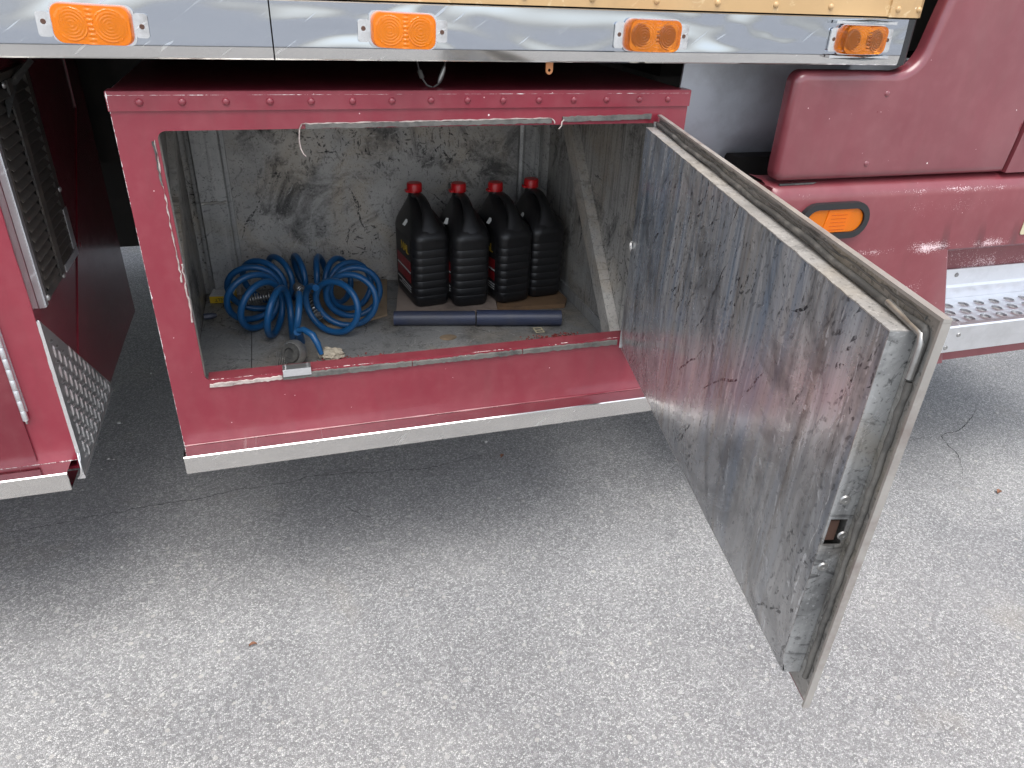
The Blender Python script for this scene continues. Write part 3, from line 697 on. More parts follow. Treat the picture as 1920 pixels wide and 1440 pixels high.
# rubber gasket running round the pan on the flange
bm = newbm(); pts = []
for i in range(90): s_ = .004+.846*i/89; pts.append((s_, .0042, -.0505+.0012*math.sin(s_*23)+.0006*math.sin(s_*61)))
path = [D(*q) for q in pts]; path += [D(.8520, .0042, -.0515), D(.8535, .0042, -.055), D(.8540, .0042, -.062), D(.8535, .0042, -.078), D(.8530, .0042, -.092)]
tube(bm, path, .0033, 8); gk = fin('gasket', bm, 'rubber', door, smooth=60)
bm = newbm(); tube(bm, [D(.8525+.0006*math.sin(i*.9), .003, -.094-i*(.345/60)) for i in range(61)], [.0030+random.uniform(-.0006, .0006) for _ in range(61)], 8); fin('gasket', bm, 'seal', door, smooth=60)
bm = newbm(); tube(bm, [D(.800+i*.0035, .0062, -.0490-.0003*i) for i in range(14)]+[D(.8515, .0064, -.0535), D(.8545, .0064, -.060), D(.8550, .0064, -.074), D(.8545, .0064, -.090)], .0030, 8); fin('gasket_end', bm, 'steel_dull', door, smooth=60)
# dirt ridge left by sealant
bm = newbm(); tube(bm, [D(.01+.835*i/70, .0018, -.0432+random.uniform(-.0012, .0012)) for i in range(71)], [random.uniform(.0006, .0020) for _ in range(71)], 5); fin('sealant_bead', bm, 'seal', door, smooth=60)
# hinge knuckles
bm = newbm(); lathe(bm, [(0, 0), (.005, 0), (.005, .030), (0, .030)], lambda x, y, h: (HX-.004+x, HY+.004+y, -.0475-h), 10); fin('hinge_knuckle', bm, 'steel_dull', door, smooth=40)
bm = newbm(); lathe(bm, [(0, 0), (.005, 0), (.005, .40), (0, .40)], lambda x, y, h: (HX-.004+x, HY+.004+y, -.079-h), 10); fin('hinge_knuckle', bm, 'steel_dull', door, smooth=40)
# torn notch on the hinge side of the pan
bm = newbm(); tube(bm, [D(.006, PT+.001, -.265), D(.012, PT+.004, -.268), D(.016, PT+.003, -.275), D(.010, PT+.002, -.282)], [.002, .003, .003, .0015], 6); fin('torn_foil', bm, 'post', door, smooth=60)

# ---- side cabinet at left
XC = -.173
bm = newbm()
box(bm, XC-.004, XC, .0035, .70, -.62, .045); box(bm, -1.6, XC-.0043, .0035, .70, -.62, -.616); box(bm, -1.6, XC-.0043, .696, .6995, -.6155, .045); box(bm, -1.6, XC-.0043, .0035, .6955, .042, .045)
cab2 = fin('side_cabinet', bm, 'red_dark', T); cab2['label'] = 'maroon louvred cabinet left of the storage box'
bm = newbm(); box(bm, -1.6, XC, 0, .0032, -.60, .045); fin('front_frame', bm, 'red', cab2, bevel=.0008)
bm = newbm(); box(bm, -1.2, -.2335, -.0045, -.0008, -.592, .02); fin('cabinet_door', bm, 'red_dark', cab2, bevel=.0008)
bm = newbm(); z = .02; k = 0
hinge = slab('hinge_leaf', cab2, 'alu', -.2325, -.2225, -.0026, -.0004, -.492, .02)
bm = newbm(); lathe(bm, [(0, 0), (.0045, 0), (.0048, .0006), (.0048, .0182), (.0045, .0188), (0, .0188)], lambda x, y, h: (x, y, -h), 10); kn = mesh_of(bm, 'hinge_knuckle', ['alu'], 40)
for i in range(27): inst('hinge_knuckle', kn, (-.2275, -.0072, .018-.0194*i), hinge)
bm = newbm(); tube(bm, [(-.2275, -.0072, -.49), (-.2275, -.0072, -.512)], .0018, 6); fin('hinge_pin', bm, 'steel_dull', hinge)
sill(-1.6, -.184, cab2)
bm = newbm(); box(bm, XC+.0002, XC+.0022, .0046, .0056, 0, 0.001); bm.free()
# lapped slanted sheet on the side
bm = newbm(); prism(bm, [(.696, .044), (.60, .044), (.60, -.11), (.396, -.276), (.178, -.455), (.15, -.478), (.298, -.612), (.696, -.618)], XC+.0002, XC+.0022, lambda u, v_, a: (a, u, v_)); sh = fin('rear_sheet', bm, 'red_dark', cab2, bevel=.0004)
bm = newbm(); lathe(bm, [(0, .0012), (.004, .001), (.005, 0)], lambda x, y, h: (h, x, y), 10); bh = mesh_of(bm, 'bolt_head', ['red_dark'], 40)
inst('bolt_head', bh, (XC+.0022, .36, -.329), sh); inst('bolt_head', bh, (XC+.0002, .325, -.30), sh)
# front corner wear (bumps of weld along the edge)
bm = newbm(); tube(bm, [(XC+.0002, .0008+random.uniform(-.0004, .0004), -.02-i*.0145) for i in range(40)], [random.uniform(.0006, .0022) for _ in range(40)], 6); fin('corner_bead', bm, 'red', cab2, smooth=60)
# tread plate
TRI = [(.003, -.334), (.296, -.607), (.296, -.622), (-.010, -.626), (-.006, -.60), (.0028, -.585)]
bm = newbm(); prism(bm, TRI, XC+.0024, XC+.0050, lambda u, v_, a: (a, u, v_))
def inside(y, z): return z < -.334-(y-.003)*.932-.010 and z > -.615 and y > .012-.0 and y < .285
pit = .0190
for i in range(0, 18):
    for j in range(0, 18):
        y = .010+i*pit; z = -.345-j*pit
        if not inside(y, z): continue
        vert = (i+j) % 2 == 0
        a_ = R(82) if vert else R(-14); L_, Wd, Hh = .0118, .0030, .0019
        ca, sa = math.cos(a_), math.sin(a_)
        q = [(L_, 0, 0), (.4*L_, Wd, 0), (-.4*L_, Wd, 0), (-L_, 0, 0), (-.4*L_, -Wd, 0), (.4*L_, -Wd, 0)]
        vb = [bm.verts.new((XC+.0050, y+u*ca-w*sa, z+u*sa+w*ca)) for u, w, _ in q]
        r_ = [bm.verts.new((XC+.0050+Hh, y+u*ca, z+u*sa)) for u in (.55*L_, -.55*L_)]
        bm.faces.new([vb[0], vb[1], r_[0]]); bm.faces.new([vb[1], vb[2], r_[1], r_[0]]); bm.faces.new([vb[2], vb[3], r_[1]])
        bm.faces.new([vb[3], vb[4], r_[1]]); bm.faces.new([vb[4], vb[5], r_[0], r_[1]]); bm.faces.new([vb[5], vb[0], r_[0]])
tp = fin('tread_plate', bm, 'plate', cab2); tp['label'] = 'bright tread plate corner on the lower side of the cabinet'
bm = newbm(); prism(bm, [(-.010, -.6265), (.296, -.6225), (.296, -.628), (-.010, -.634)], XC-.003, XC+.0062, lambda u, v_, a: (a, u, v_)); fin('plate_hem', bm, 'plate', tp, bevel=.001)
bm = newbm(); prism(bm, [(.0026, -.335), (.0005, -.335), (-.0022, -.585), (.0026, -.585)], XC+.0006, XC+.0064, lambda u, v_, a: (a, u, v_)); fin('plate_hem', bm, 'plate', tp)
bm = newbm(); tube(bm, [(XC+.002, .001, -.585), (XC+.003, -.006, -.600), (XC+.004, -.010, -.612), (XC+.001, -.012, -.624), (XC-.006, -.008, -.634)], .0018, 6); fin('curled_edge', bm, 'plate', tp, smooth=60)
# louvre panel
Y0, Y1, Z0_, Z1_ = .040, .296, -.325, .01
bm = newbm(); box(bm, XC+.0005, XC+.0030, Y0, Y1, Z0_, Z1_); lp = fin('louvre_panel', bm, 'black', T); lp['label'] = 'black louvred vent panel on the side of the cabinet'
bm = newbm(); plate_hole(bm, [(Y0, Z0_), (Y1, Z0_), (Y1, Z1_), (Y0, Z1_)], [[(.066, -.312), (.066, .0), (.272, .0), (.272, -.312)]], XC+.0032, XC+.0090, lambda u, v_, a: (a, u, v_)); fin('panel_frame', bm, 'louvre', lp, bevel=.0006)
bm = newbm(); box(bm, XC+.0092, XC+.0125, .154, .178, -.318, .0); fin('centre_bar', bm, 'louvre', lp, bevel=.001)
bm = newbm(); prism(bm, [(.0036, .0062), (.0120, -.0042), (.0120, -.0058), (.0030, .0046)], 0, .086, lambda u, v_, a: (u, a, v_)); slm = mesh_of(bm, 'slat', ['louvre'], None)
for k in range(19):
    for y in (.067, .180): inst('slat', slm, (XC, y, -.302+k*.0158), lp)
bm = newbm(); box(bm, XC+.0092, XC+.0105, Y0-.001, Y0+.012, Z0_-.002, Z1_); box(bm, XC+.0006, XC+.0092, Y0-.0042, Y0-.0012, Z0_-.002, Z1_); fin('edge_trim', bm, 'alu', lp, bevel=.0005)
bm = newbm(); box(bm, XC+.0092, XC+.0105, .275, .299, -.31, -.235); fin('edge_trim', bm, 'alu', lp, bevel=.0005)
bm = newbm(); box(bm, XC+.0092, XC+.0105, .195, .299, -.326, -.312); fin('edge_trim', bm, 'alu', lp, bevel=.0005)
bm = newbm(); lathe(bm, [(0, .004), (.003, .0036), (.0052, .002), (.0056, 0)], lambda x, y, h: (h, x, y), 10); lb = mesh_of(bm, 'bolt_head', ['steel_dull'], 50)
for y, z in ((.058, -.318), (.168, -.321), (.285, -.20), (.14, -.005)): inst('bolt_head', lb, (XC+.0100, y, z), lp)
# torn flap over the top of the vent
bm = newbm()
pp = [(.10, -.045), (.16, -.012), (.25, .022), (.27, .014), (.20, -.012), (.13, -.045)]
prism(bm, pp, XC+.014, XC+.016, lambda u, v_, a: (a+.012*math.sin(u*30), u, v_)); fin('torn_flap', bm, 'rubber', lp)

# ---- cab fairing and skirt at right
YC = -.022
def arc(cx, cz, r, a0, a1, k): return [(cx+r*math.cos(R(a0+(a1-a0)*i/k)), cz+r*math.sin(R(a0+(a1-a0)*i/k))) for i in range(k+1)]
out = arc(1.150, -.139, .021, 180, 270, 6)+[(1.30, -.160), (1.50, -.160), (1.704, -.160), (1.712, -.10), (1.86, 1.6), (1.62, 1.6), (1.424, .16), (1.417, .130), (1.409, .092)]+arc(1.352, .094, .056, -8, -90, 9)+[(1.25, .039)]+arc(1.151, .018, .021, 90, 180, 6)
def rounded_panel(outl, y0, r, depth, k=7):
    bm = newbm(); N = len(outl); nor = []
    for q in range(N):
        a_, b_, c_ = Vector(outl[q-1]), Vector(outl[q]), Vector(outl[(q+1) % N])
        d1 = (b_-a_).normalized(); d2 = (c_-b_).normalized(); n1 = Vector((-d1.y, d1.x)); n2 = Vector((-d2.y, d2.x)); m_ = (n1+n2).normalized(); nor.append(m_/max(.5, m_.dot(n1)))
    loops = [[bm.verts.new((u, y0+depth, v_)) for u, v_ in outl]]
    for q in range(k+1):
        a_ = math.pi/2*q/k; ins = r*(1-math.cos(a_)); y = y0+r*(1-math.sin(a_))
        loops.append([bm.verts.new((u+nor[e].x*ins, y, v_+nor[e].y*ins)) for e, (u, v_) in enumerate(outl)])
    for A_, B_ in zip(loops, loops[1:]):
        for e in range(N): bm.faces.new([A_[e], A_[(e+1) % N], B_[(e+1) % N], B_[e]])
    for t_ in tessellate_polygon([[Vector((v_.co.x, v_.co.z, 0)) for v_ in loops[-1]]]): bm.faces.new([loops[-1][e] for e in t_])
    return bm
bm = rounded_panel(out, YC, .016, .030)
fair = fin('cab_fairing', bm, 'red_cab', T, smooth=35); fair['label'] = 'faded maroon cab side fairing with cut-out corner'
bm = newbm(); lathe(bm, [(0, .0022), (.0028, .002), (.0050, .0010), (.0056, 0)], lambda x, y, h: (x, -h, y), 12); riv_c = mesh_of(bm, 'rivet', ['red_cab'], 60)
for x, z in ((1.338, 0.0), (1.334, -.130)): inst('rivet', riv_c, (x, YC-.0002, z), fair)
bm = newbm()
prism(bm, [(1.708, -.160), (2.6, -.160), (2.6, 1.6), (1.864, 1.6), (1.716, -.10)], YC+.001, .10, lambda u, v_, a: (u, a, v_))
es = [e for e in bm.edges if all(abs(v_.co.y-YC-.001) < 1e-6 for v_ in e.verts) and e.calc_face_angle(0) > .5]
bmesh.ops.bevel(bm, geom=es, offset=.004, segments=3, profile=.5, affect='EDGES')
cdoor = fin('cab_door', bm, 'red_cab', T, smooth=35)
bm = newbm(); box(bm, 1.722, 1.80, YC-.010, YC, -.078, -.060); fin('door_handle', bm, 'red_cab', cdoor, bevel=.004, seg=3)
bm = newbm(); box(bm, 1.724, 1.80, YC-.001, YC+.0004, -.060, -.040); fin('handle_recess', bm, 'black', cdoor)
# skirt with step pocket: profile extruded along x in pieces round the pocket
def skirt_prof(z0, z1):
    full = [(.050, -.163), (.004, -.164), (-.010, -.170), (-.020, -.178), (-.026, -.188), (-.028, -.200), (-.028, -.60)]
    return full
bm = newbm()
xs = [1.128, 1.134, 1.142]+[1.16+i*.02 for i in range(75)]
rows = [(.050, -.163), (.006, -.164), (-.006, -.167), (-.015, -.172), (-.022, -.179), (-.026, -.188), (-.028, -.200), (-.028, -.26), (-.028, -.322)]
def ys(x, y): return y+(.014 if x < 1.130 else .005 if x < 1.136 else .001 if x < 1.143 else 0)
vg = [[bm.verts.new((x, ys(x, y), z)) for y, z in rows] for x in xs]
for i in range(len(xs)-1):
    for j in range(len(rows)-1): bm.faces.new([vg[i][j], vg[i][j+1], vg[i+1][j+1], vg[i+1][j]])
vl = [vg[0][-1]]
# lower left block beside the pocket (slanted pocket edge)
def pe(z): return 1.612+(-.322-z)*.36
zz = [-.322-(.298)*k/16 for k in range(17)]
lowL = []
for z in zz:
    row = []
    for q in range(9):
        x = 1.128+(pe(z)-1.128)*q/8; row.append(bm.verts.new((x, ys(x, -.028), z)))
    # return into the pocket, rounded
    x = pe(z); row += [bm.verts.new((x+.004, -.0265, z)), bm.verts.new((x+.007, -.022, z)), bm.verts.new((x+.008, -.015, z)), bm.verts.new((x+.010, .087, z))]
    lowL.append(row)
for a_, b_ in zip(lowL, lowL[1:]):
    for q in range(len(a_)-1): bm.faces.new([a_[q], b_[q], b_[q+1], a_[q+1]])
# pocket ceiling
ceil = [(-.028, -.322), (-.026, -.326), (-.020, -.329), (.087, -.334)]
cx = [1.60+i*.05 for i in range(22)]
cg = [[bm.verts.new((x, y, z)) for y, z in ceil] for x in cx]
for i in range(len(cx)-1):
    for j in range(3): bm.faces.new([cg[i][j], cg[i][j+1], cg[i+1][j+1], cg[i+1][j]])
box(bm, 1.60, 2.6, .087, .091, -.50, -.334)
box(bm, 1.60, 2.6, -.012, .066, -.622, -.560)
box(bm, 1.128, 1.130, -.02, .3, -.62, -.17)
bmesh.ops.remove_doubles(bm, verts=bm.verts[:], dist=.0004)
skirt = fin('cab_skirt', bm, 'red_skirt', T, smooth=40); skirt['label'] = 'chalky oxidised maroon cab skirt below the fairing'
bm = newbm(); prism(bm, [(1.150, -.1655), (1.235, -.1655), (1.225, -.1685), (1.150, -.1690)], -.012, -.0085, lambda u, v_, a: (u, a, v_)); fin('foam_remnant', bm, 'rubber', skirt)
# oval side marker in grommet
ox, oz = 1.280, -.2385
def oval(hw, hh, k=10):
    return arc(ox+hw-hh, oz, hh, -90, 90, k)+arc(ox-hw+hh, oz, hh, 90, 270, k)
bm = newbm(); plate_hole(bm, oval(.083, .037), [oval(.070, .0245)[::-1]], -.0400, -.0285, lambda u, v_, a: (u, a, v_))
om = fin('oval_marker_light', bm, 'black', T, bevel=.003, seg=3, smooth=50); om['label'] = 'oval amber side marker in a black grommet'
bm = newbm(); prism(bm, oval(.0695, .024), -.0355, -.0290, lambda u, v_, a: (u, a, v_)); fin('lens', bm, 'lens', om, bevel=.002)
bm = newbm(); prism(bm, [(1.262, -.2155), (1.318, -.2155), (1.312, -.2615), (1.255, -.2615)], -.0370, -.0356, lambda u, v_, a: (u, a, v_)); pan = fin('lens_panel', bm, 'lens', om)
for k in range(5):
    bm = newbm(); prism(bm, [(1.270, -.226-.0075*k), (1.308, -.226-.0075*k), (1.307, -.2270-.0075*k), (1.2695, -.2270-.0075*k)], -.0375, -.0371, lambda u, v_, a: (u, a, v_)); fin('lens_rib', bm, 'lens_deep', pan)
# beige plate
bm = newbm(); prism(bm, rrect(1.808, 1.88, -.300, -.222, .006), -.0300, -.0284, lambda u, v_, a: (u, a, v_)); tg = fin('data_plate', bm, 'tag', skirt)
# step: perforated tread
bm = newbm(); zt = -.500
def cell(bm, x0, x1, y0, y1, r):
    N = 20; cx_, cy_ = (x0+x1)/2, (y0+y1)/2; hw, hh = (x1-x0)/2, (y1-y0)/2
    A_, B_, C_, D_ = [], [], [], []
    for k in range(N):
        t_ = 2*math.pi*(k+.5)/N; c_, s_ = math.cos(t_), math.sin(t_)
        m_ = max(abs(c_), abs(s_)); A_.append(bm.verts.new((cx_+hw*c_/m_, cy_+hh*s_/m_, zt)))
        B_.append(bm.verts.new((cx_+r*1.25*c_, cy_+r*1.25*s_, zt))); C_.append(bm.verts.new((cx_+r*c_, cy_+r*s_, zt+.0012))); D_.append(bm.verts.new((cx_+r*.97*c_, cy_+r*.97*s_, zt-.004)))
    for k in range(N):
        k2 = (k+1) % N
        for P_, Q_ in ((A_, B_), (B_, C_), (C_, D_)): bm.faces.new([P_[k], P_[k2], Q_[k2], Q_[k]])
y0s = -.050
for row, xs0 in enumerate((1.701, 1.726, 1.756)):
    for k in range(-1, 15):
        x0 = xs0-.0245+k*.049; cell(bm, x0, x0+.049, y0s+row*.036, y0s+(row+1)*.036, .0125)
box(bm, 1.632, 2.52, .0582, .078, zt-.003, zt)
tread = fin('step_tread', bm, 'alu', T, smooth=30); tread['label'] = 'perforated bright aluminium cab step'
bm = newbm()
prof = [(-.0505, zt), (-.058, zt-.002), (-.060, zt-.006), (-.060, zt-.042), (-.052, zt-.046), (-.052, zt-.075), (-.046, zt-.079), (-.040, zt-.079), (-.040, zt-.01), (-.0505, zt-.004)]
prism(bm, prof, 1.625, 2.52, lambda y, z, a: (a, y, z)); nose = fin('step_nose', bm, 'alu', tread, bevel=.0008)
bm = newbm(); lathe(bm, [(0, .0003), (.002, .0003), (.0022, .0016), (.005, .0018), (.006, 0)], lambda x, y, h: (x, -h, y), 12); sn = mesh_of(bm, 'bolt_head', ['steel_dull'], 30)
for x, y, z in ((1.700, -.0602, zt-.026), (1.684, -.0522, zt-.062), (2.05, -.0602, zt-.026)): inst('bolt_head', sn, (x, y, z), tread)
bm = newbm(); prism(bm, [(.0785, zt-.003), (.0775, zt+.030), (.0815, zt+.036), (.0815, zt+.078), (.0855, zt+.078), (.0855, zt-.003)], 1.632, 2.52, lambda y, z, a: (a, y, z)); kick = fin('kick_plate', bm, 'alu', tread)
inst('bolt_head', sn, (1.80, .0813, zt+.062), tread)

# ---- chassis things seen in the dark gaps
bm = newbm(); arc_ = [(.46-.33*math.cos(R(a_)), .045-.33*math.sin(R(a_))) for a_ in range(0, 50, 3)]
prism(bm, arc_+[(y+.004, z+.003) for y, z in reversed(arc_)], .985, 1.62, lambda y, z, a: (a, y, z)); tk = fin('curved_guard', bm, 'tank', T, smooth=30); tk['label'] = 'smooth grey curved guard between the storage box and the cab'
bm = newbm(); box(bm, 1.155, 1.42, .150, .20, -.205, -.150); box(bm, 1.232, 1.42, .146, .149, -.165, -.146); fin('guard_bracket', bm, 'under', tk, bevel=.002)
slab('frame_rail', T, 'under', -4, 2.4, .86, .94, -.28, .05); slab('frame_rail', T, 'under', -4, 2.4, 1.60, 1.68, -.28, .05)
for k in range(9): slab('cross_member', T, 'under', -3.8+k*.62, -3.72+k*.62, .55, 2.45, -.04, .054)
bm = newbm(); box(bm, -1.4, .55, 1.72, 2.40, -.78, -.06); fin('far_side_box', bm, 'under', T, bevel=.01)
bm = newbm(); box(bm, .7, 2.5, 1.72, 2.40, -.74, -.06); fin('far_side_box', bm, 'under', T, bevel=.01)
slab('cab_rear_wall', T, 'under', 1.50, 1.79, .16, 2.4, .06, 1.6); slab('cab_floor', T, 'under', 1.62, 2.6, .12, 2.4, -.45, .05); slab('cab_body', T, 'red_cab', 1.80, 2.6, .1005, 2.4, .055, 1.6)
# hanging wire connector and orange bracket under the rail
bm = newbm(); tube(bm, [(.455, .06, .046), (.458, .058, .03), (.463, .056, .016), (.470, .054, .006), (.480, .053, .002), (.489, .052, .008), (.494, .05, .020), (.499, .05, .034), (.502, .05, .05)], .0016, 6); wr = fin('hanging_wire', bm, 'rubber', T, smooth=60)
bm = newbm(); tube(bm, [(.4895, .051, .010), (.492, .05, .016), (.4965, .05, .028), (.499, .05, .035)], [.0028, .0042, .0042, .0026], 8); fin('connector', bm, 'steel_dull', wr, smooth=60)
bm = newbm(); tube(bm, [(.459, .058, .028), (.463, .056, .016)], .0040, 8); fin('connector', bm, 'rubber', wr, smooth=60)
bm = newbm()
hole = [(.6605+.0025*math.cos(2*math.pi*k/10), .0365+.0025*math.sin(2*math.pi*k/10)) for k in range(10)][::-1]
plate_hole(bm, [(.6545, .05)]+[(.6605+.0060*math.cos(R(a_)), .0365+.0065*math.sin(R(a_))) for a_ in range(180, 361, 20)]+[(.6665, .05)], [hole], -.008, -.005, lambda u, v_, a: (u, a, v_)); fin('hanging_tab', bm, 'copper', T)

# ------------------------------------------------------------------ things inside the storage box
FZ = -.575
def board(name, mat, pts, z0, th, label, cat, bevel=.001):
    bm = newbm(); prism(bm, pts, z0, z0+th, lambda u, v_, a: (u, v_, a)); o = fin(name, bm, mat, None, bevel=bevel); return tag(o, label, cat)
board('cardboard_sheet', 'card', [(.285, .400), (.330, .385), (.436, .435), (.448, .520), (.470, .665), (.262, .668), (.250, .52)], FZ+.0006, .005, 'torn brown cardboard sheet under the right side of the hose coil', 'cardboard')
board('plywood_board', 'wood', [(.452, .405), (.705, .392), (.722, .475), (.728, .640), (.500, .640)], FZ+.0006, .013, 'greyish plywood board under the two left oil jugs', 'board')
board('brown_board', 'wood2', [(.708, .402), (.885, .388), (.903, .420), (.893, .640), (.731, .640), (.724, .47)], FZ+.0006, .011, 'brown wooden board under the two right oil jugs', 'board')
# jugs
def sect(w, d, cy, r, z, k=5, dx=0):
    return [Vector((x+dx, y+cy, z)) for x, y in rrect(-w/2, w/2, -d/2, d/2, min(r, w/2-.0005, d/2-.0005), k)]
def jug_body():
    bm = newbm(); rings = []
    sec = [(.072, .140, 0, .014, 0), (.086, .158, 0, .020, .004), (.0905, .164, 0, .022, .012), (.092, .166, 0, .022, .022)]
    for k in range(7):
        z = .030+k*.0195
        sec += [(.0934, .1672, 0, .022, z), (.0926, .1662, 0, .022, z+.0010), (.0934, .1672, 0, .022, z+.0020), (.0934, .1672, 0, .022, z+.010)]
    sec += [(.0945, .169, 0, .024, .168), (.0955, .170, 0, .026, .174), (.094, .168, .001, .028, .181), (.089, .160, .004, .030, .192), (.079, .144, .010, .032, .204), (.064, .116, .020, .030, .217), (.047, .076, .034, .022, .230), (.036, .042, .044, .0176, .241), (.031, .031, .047, .0152, .250), (.031, .031, .047, .0152, .262)]
    for (w, d, cy, r, z) in sec: rings.append([bm.verts.new(p) for p in sect(w, d, cy, r, z)])
    for a_, b_ in zip(rings, rings[1:]):
        for k in range(len(a_)): k2 = (k+1) % len(a_); bm.faces.new([a_[k], a_[k2], b_[k2], b_[k]])
    bm.faces.new(rings[0][::-1]); bm.faces.new(rings[-1]); return mesh_of(bm, 'bottle_body', ['jug'], 50)
def jug_handle():
    bm = newbm()
    path = [(-.078, .172, .082, .010), (-.074, .184, .066, .012), (-.066, .198, .048, .014), (-.057, .213, .035, .015), (-.046, .229, .028, .015), (-.030, .243, .025, .014), (-.008, .252, .024, .013), (.014, .254, .024, .013), (.036, .248, .026, .013)]
    rings = []
    for i, (y, z, w, th) in enumerate(path):
        p0 = path[max(i-1, 0)]; p1 = path[min(i+1, len(path)-1)]; ty, tz = p1[0]-p0[0], p1[1]-p0[1]; l_ = math.hypot(ty, tz); ny, nz = -tz/l_, ty/l_
        rings.append([bm.verts.new((w/2*math.cos(2*math.pi*k/14), y+ny*th/2*math.sin(2*math.pi*k/14), z+nz*th/2*math.sin(2*math.pi*k/14))) for k in range(14)])
    for a_, b_ in zip(rings, rings[1:]):
        for k in range(14): k2 = (k+1) % 14; bm.faces.new([a_[k], a_[k2], b_[k2], b_[k]])
    bm.faces.new(rings[0][::-1]); bm.faces.new(rings[-1]); return mesh_of(bm, 'handle', ['jug'], 60)
def jug_cap():
    bm = newbm(); N = 40; rings = []
    for r, z in ((.0172, .256), (.0185, .257), (.0185, .274), (.0165, .2775), (0.010, .278)):
        rings.append([bm.verts.new((r*(1+(.03 if k % 2 else 0))*math.cos(2*math.pi*k/N), .047+r*(1+(.03 if k % 2 else 0))*math.sin(2*math.pi*k/N), z)) for k in range(N)])
    for a_, b_ in zip(rings, rings[1:]):
        for k in range(N): k2 = (k+1) % N; bm.faces.new([a_[k], a_[k2], b_[k2], b_[k]])
    bm.faces.new(rings[-1]); bm.faces.new(rings[0][::-1])
    prism(bm, rrect(-.024, -.012, .036, .055, .003, 3), .257, .262, lambda u, v_, a: (u, v_, a)); return mesh_of(bm, 'cap', ['cap'], 40)
jb, jh, jc = jug_body(), jug_handle(), jug_cap()
def lab(z0, z1, y0, y1, mat, name, off=.0006):
    bm = newbm(); x = -.0476-off; q = [bm.verts.new((x, y, z)) for y, z in ((y0, z0), (y1, z0), (y1, z1), (y0, z1))]
    q2 = [bm.verts.new((v_.co.x+.0004, v_.co.y, v_.co.z)) for v_ in q]
    bm.faces.new(q); bm.faces.new(q2[::-1])
    for k in range(4): bm.faces.new([q[k], q[(k+1) % 4], q2[(k+1) % 4], q2[k]])
    return mesh_of(bm, name, [mat], None)
L_base = lab(.022, .168, -.055, .055, 'black', 'label'); L_r1 = lab(.088, .112, -.054, .05, 'labelred', 'print', .0011); L_r2 = lab(.058, .080, -.054, .05, 'labelred', 'print', .0011)
L_w1 = lab(.083, .0865, -.054, .05, 'labelwhite', 'print', .0011); L_w2 = lab(.046, .049, -.054, .05, 'labelwhite', 'print', .0011); L_w3 = lab(.040, .0425, -.054, .02, 'labelwhite', 'print', .0011); L_w4 = lab(.034, .0360, -.054, .04, 'labelwhite', 'print', .0011)
tx = text_mesh('NAL', .030, 'print', 'labelyellow')
bm = newbm(); box(bm, -.008, .008, -.0055, .0055, 0, .0006); stk = mesh_of(bm, 'sticker', ['white'], None)
spots = [(.541, .515, 8, FZ+.0142), (.643, .497, 2, FZ+.0142), (.746, .500, 11, FZ+.0122), (.843, .520, 5, FZ+.0122)]
jl = ['black oil jug nearest the blue hose, leftmost of four', 'black oil jug second from the left in the row', 'black oil jug third from the left in the row', 'black oil jug nearest the box side wall, rightmost of four']
for i, (x, y, a_, z) in enumerate(spots):
    o = thing('oil_jug', jl[i], 'jug', (x, y, z), R(a_), 'black oil jugs in the storage box')
    def kid(nm, me, loc=(0, 0, 0), rot=(0, 0, 0), par=None):
        k_ = bpy.data.objects.new(nm, me); COL.objects.link(k_); k_.location = loc; k_.rotation_euler = rot; k_.parent = par or o; return k_
    b_ = kid('bottle_body', jb); kid('handle', jh); kid('cap', jc)
    l_ = kid('label', L_base)
    for q in (L_r1, L_r2, L_w1, L_w2, L_w3, L_w4): kid('print', q, par=l_)
    kid('print', tx, (-.0488, -.012, .137), (R(90), 0, R(-90)), l_)
    kid('sticker', stk, (-.0436, -.010+.006*(i % 2), .1990), (R(6), R(-50), R(8 if i != 1 else 40)), b_)
# pipes
def pipe(x0, y0, x1, y1, r, label):
    bm = newbm(); a_ = Vector((x0, y0, FZ+.0006+r)); b_ = Vector((x1, y1, FZ+.0006+r)); d_ = (b_-a_).normalized(); L_ = (b_-a_).length
    sd_ = d_.cross(Vector((0, 0, 1)))
    def f(x, y, h): p = a_+d_*h+sd_*x+Vector((0, 0, 1))*y; return tuple(p)
    lathe(bm, [(r-.004, .0), (r, 0), (r*1.01, .004), (r, .008), (r, L_-.008), (r*1.01, L_-.004), (r, L_), (r-.004, L_), (r-.004, .004), (r-.004, .0)], f, 20)
    o = fin('pipe', bm, 'pipe', None, smooth=50); return tag(o, label, 'pipe', 'dark blue pipes on the box floor')
pipe(.444, .380, .634, .340, .0175, 'left length of dark blue pipe lying before the jugs'); pipe(.637, .337, .838, .293, .0190, 'right length of dark blue pipe, nearer the side wall')

# coiled hose
hc = Vector((.246, .470, FZ+.0065)); RM, rm, turns, hr = .116, .056, 14, .0076
ho = thing('coiled_air_hose', 'blue coiled air hose lying in a ring on the box floor', 'hose', (hc.x, hc.y, FZ))
bm = newbm(); pts = []
NS = turns*30
for i in range(NS+1):
    q = i/NS; th = R(-78)+q*R(342)
    k = i/30
    wob = .004*math.sin(k*.9)
    r_ = rm+.004*math.sin(k*.7+.5); ph = 2*math.pi*k+math.pi/2
    # uneven spacing: bunches left and right
    th2 = th+.05*math.sin(k*3.1)/3
    lean = .12*math.sin(k*1.3)
    rad = RM+wob+r_*math.cos(ph)*1.0; zz_ = hc.z+hr-.006+r_*(1+math.sin(ph))*(.98)
    tang = Vector((-math.sin(th2), math.cos(th2), 0))
    p = Vector((hc.x+rad*math.cos(th2), hc.y+rad*math.sin(th2)*1.05, zz_))+tang*(r_*math.cos(ph)*(.30+lean*.5))
    pts.append(p)
tube(bm, pts, hr, 10); coil = fin('hose_coil', bm, 'hose', ho, smooth=60)
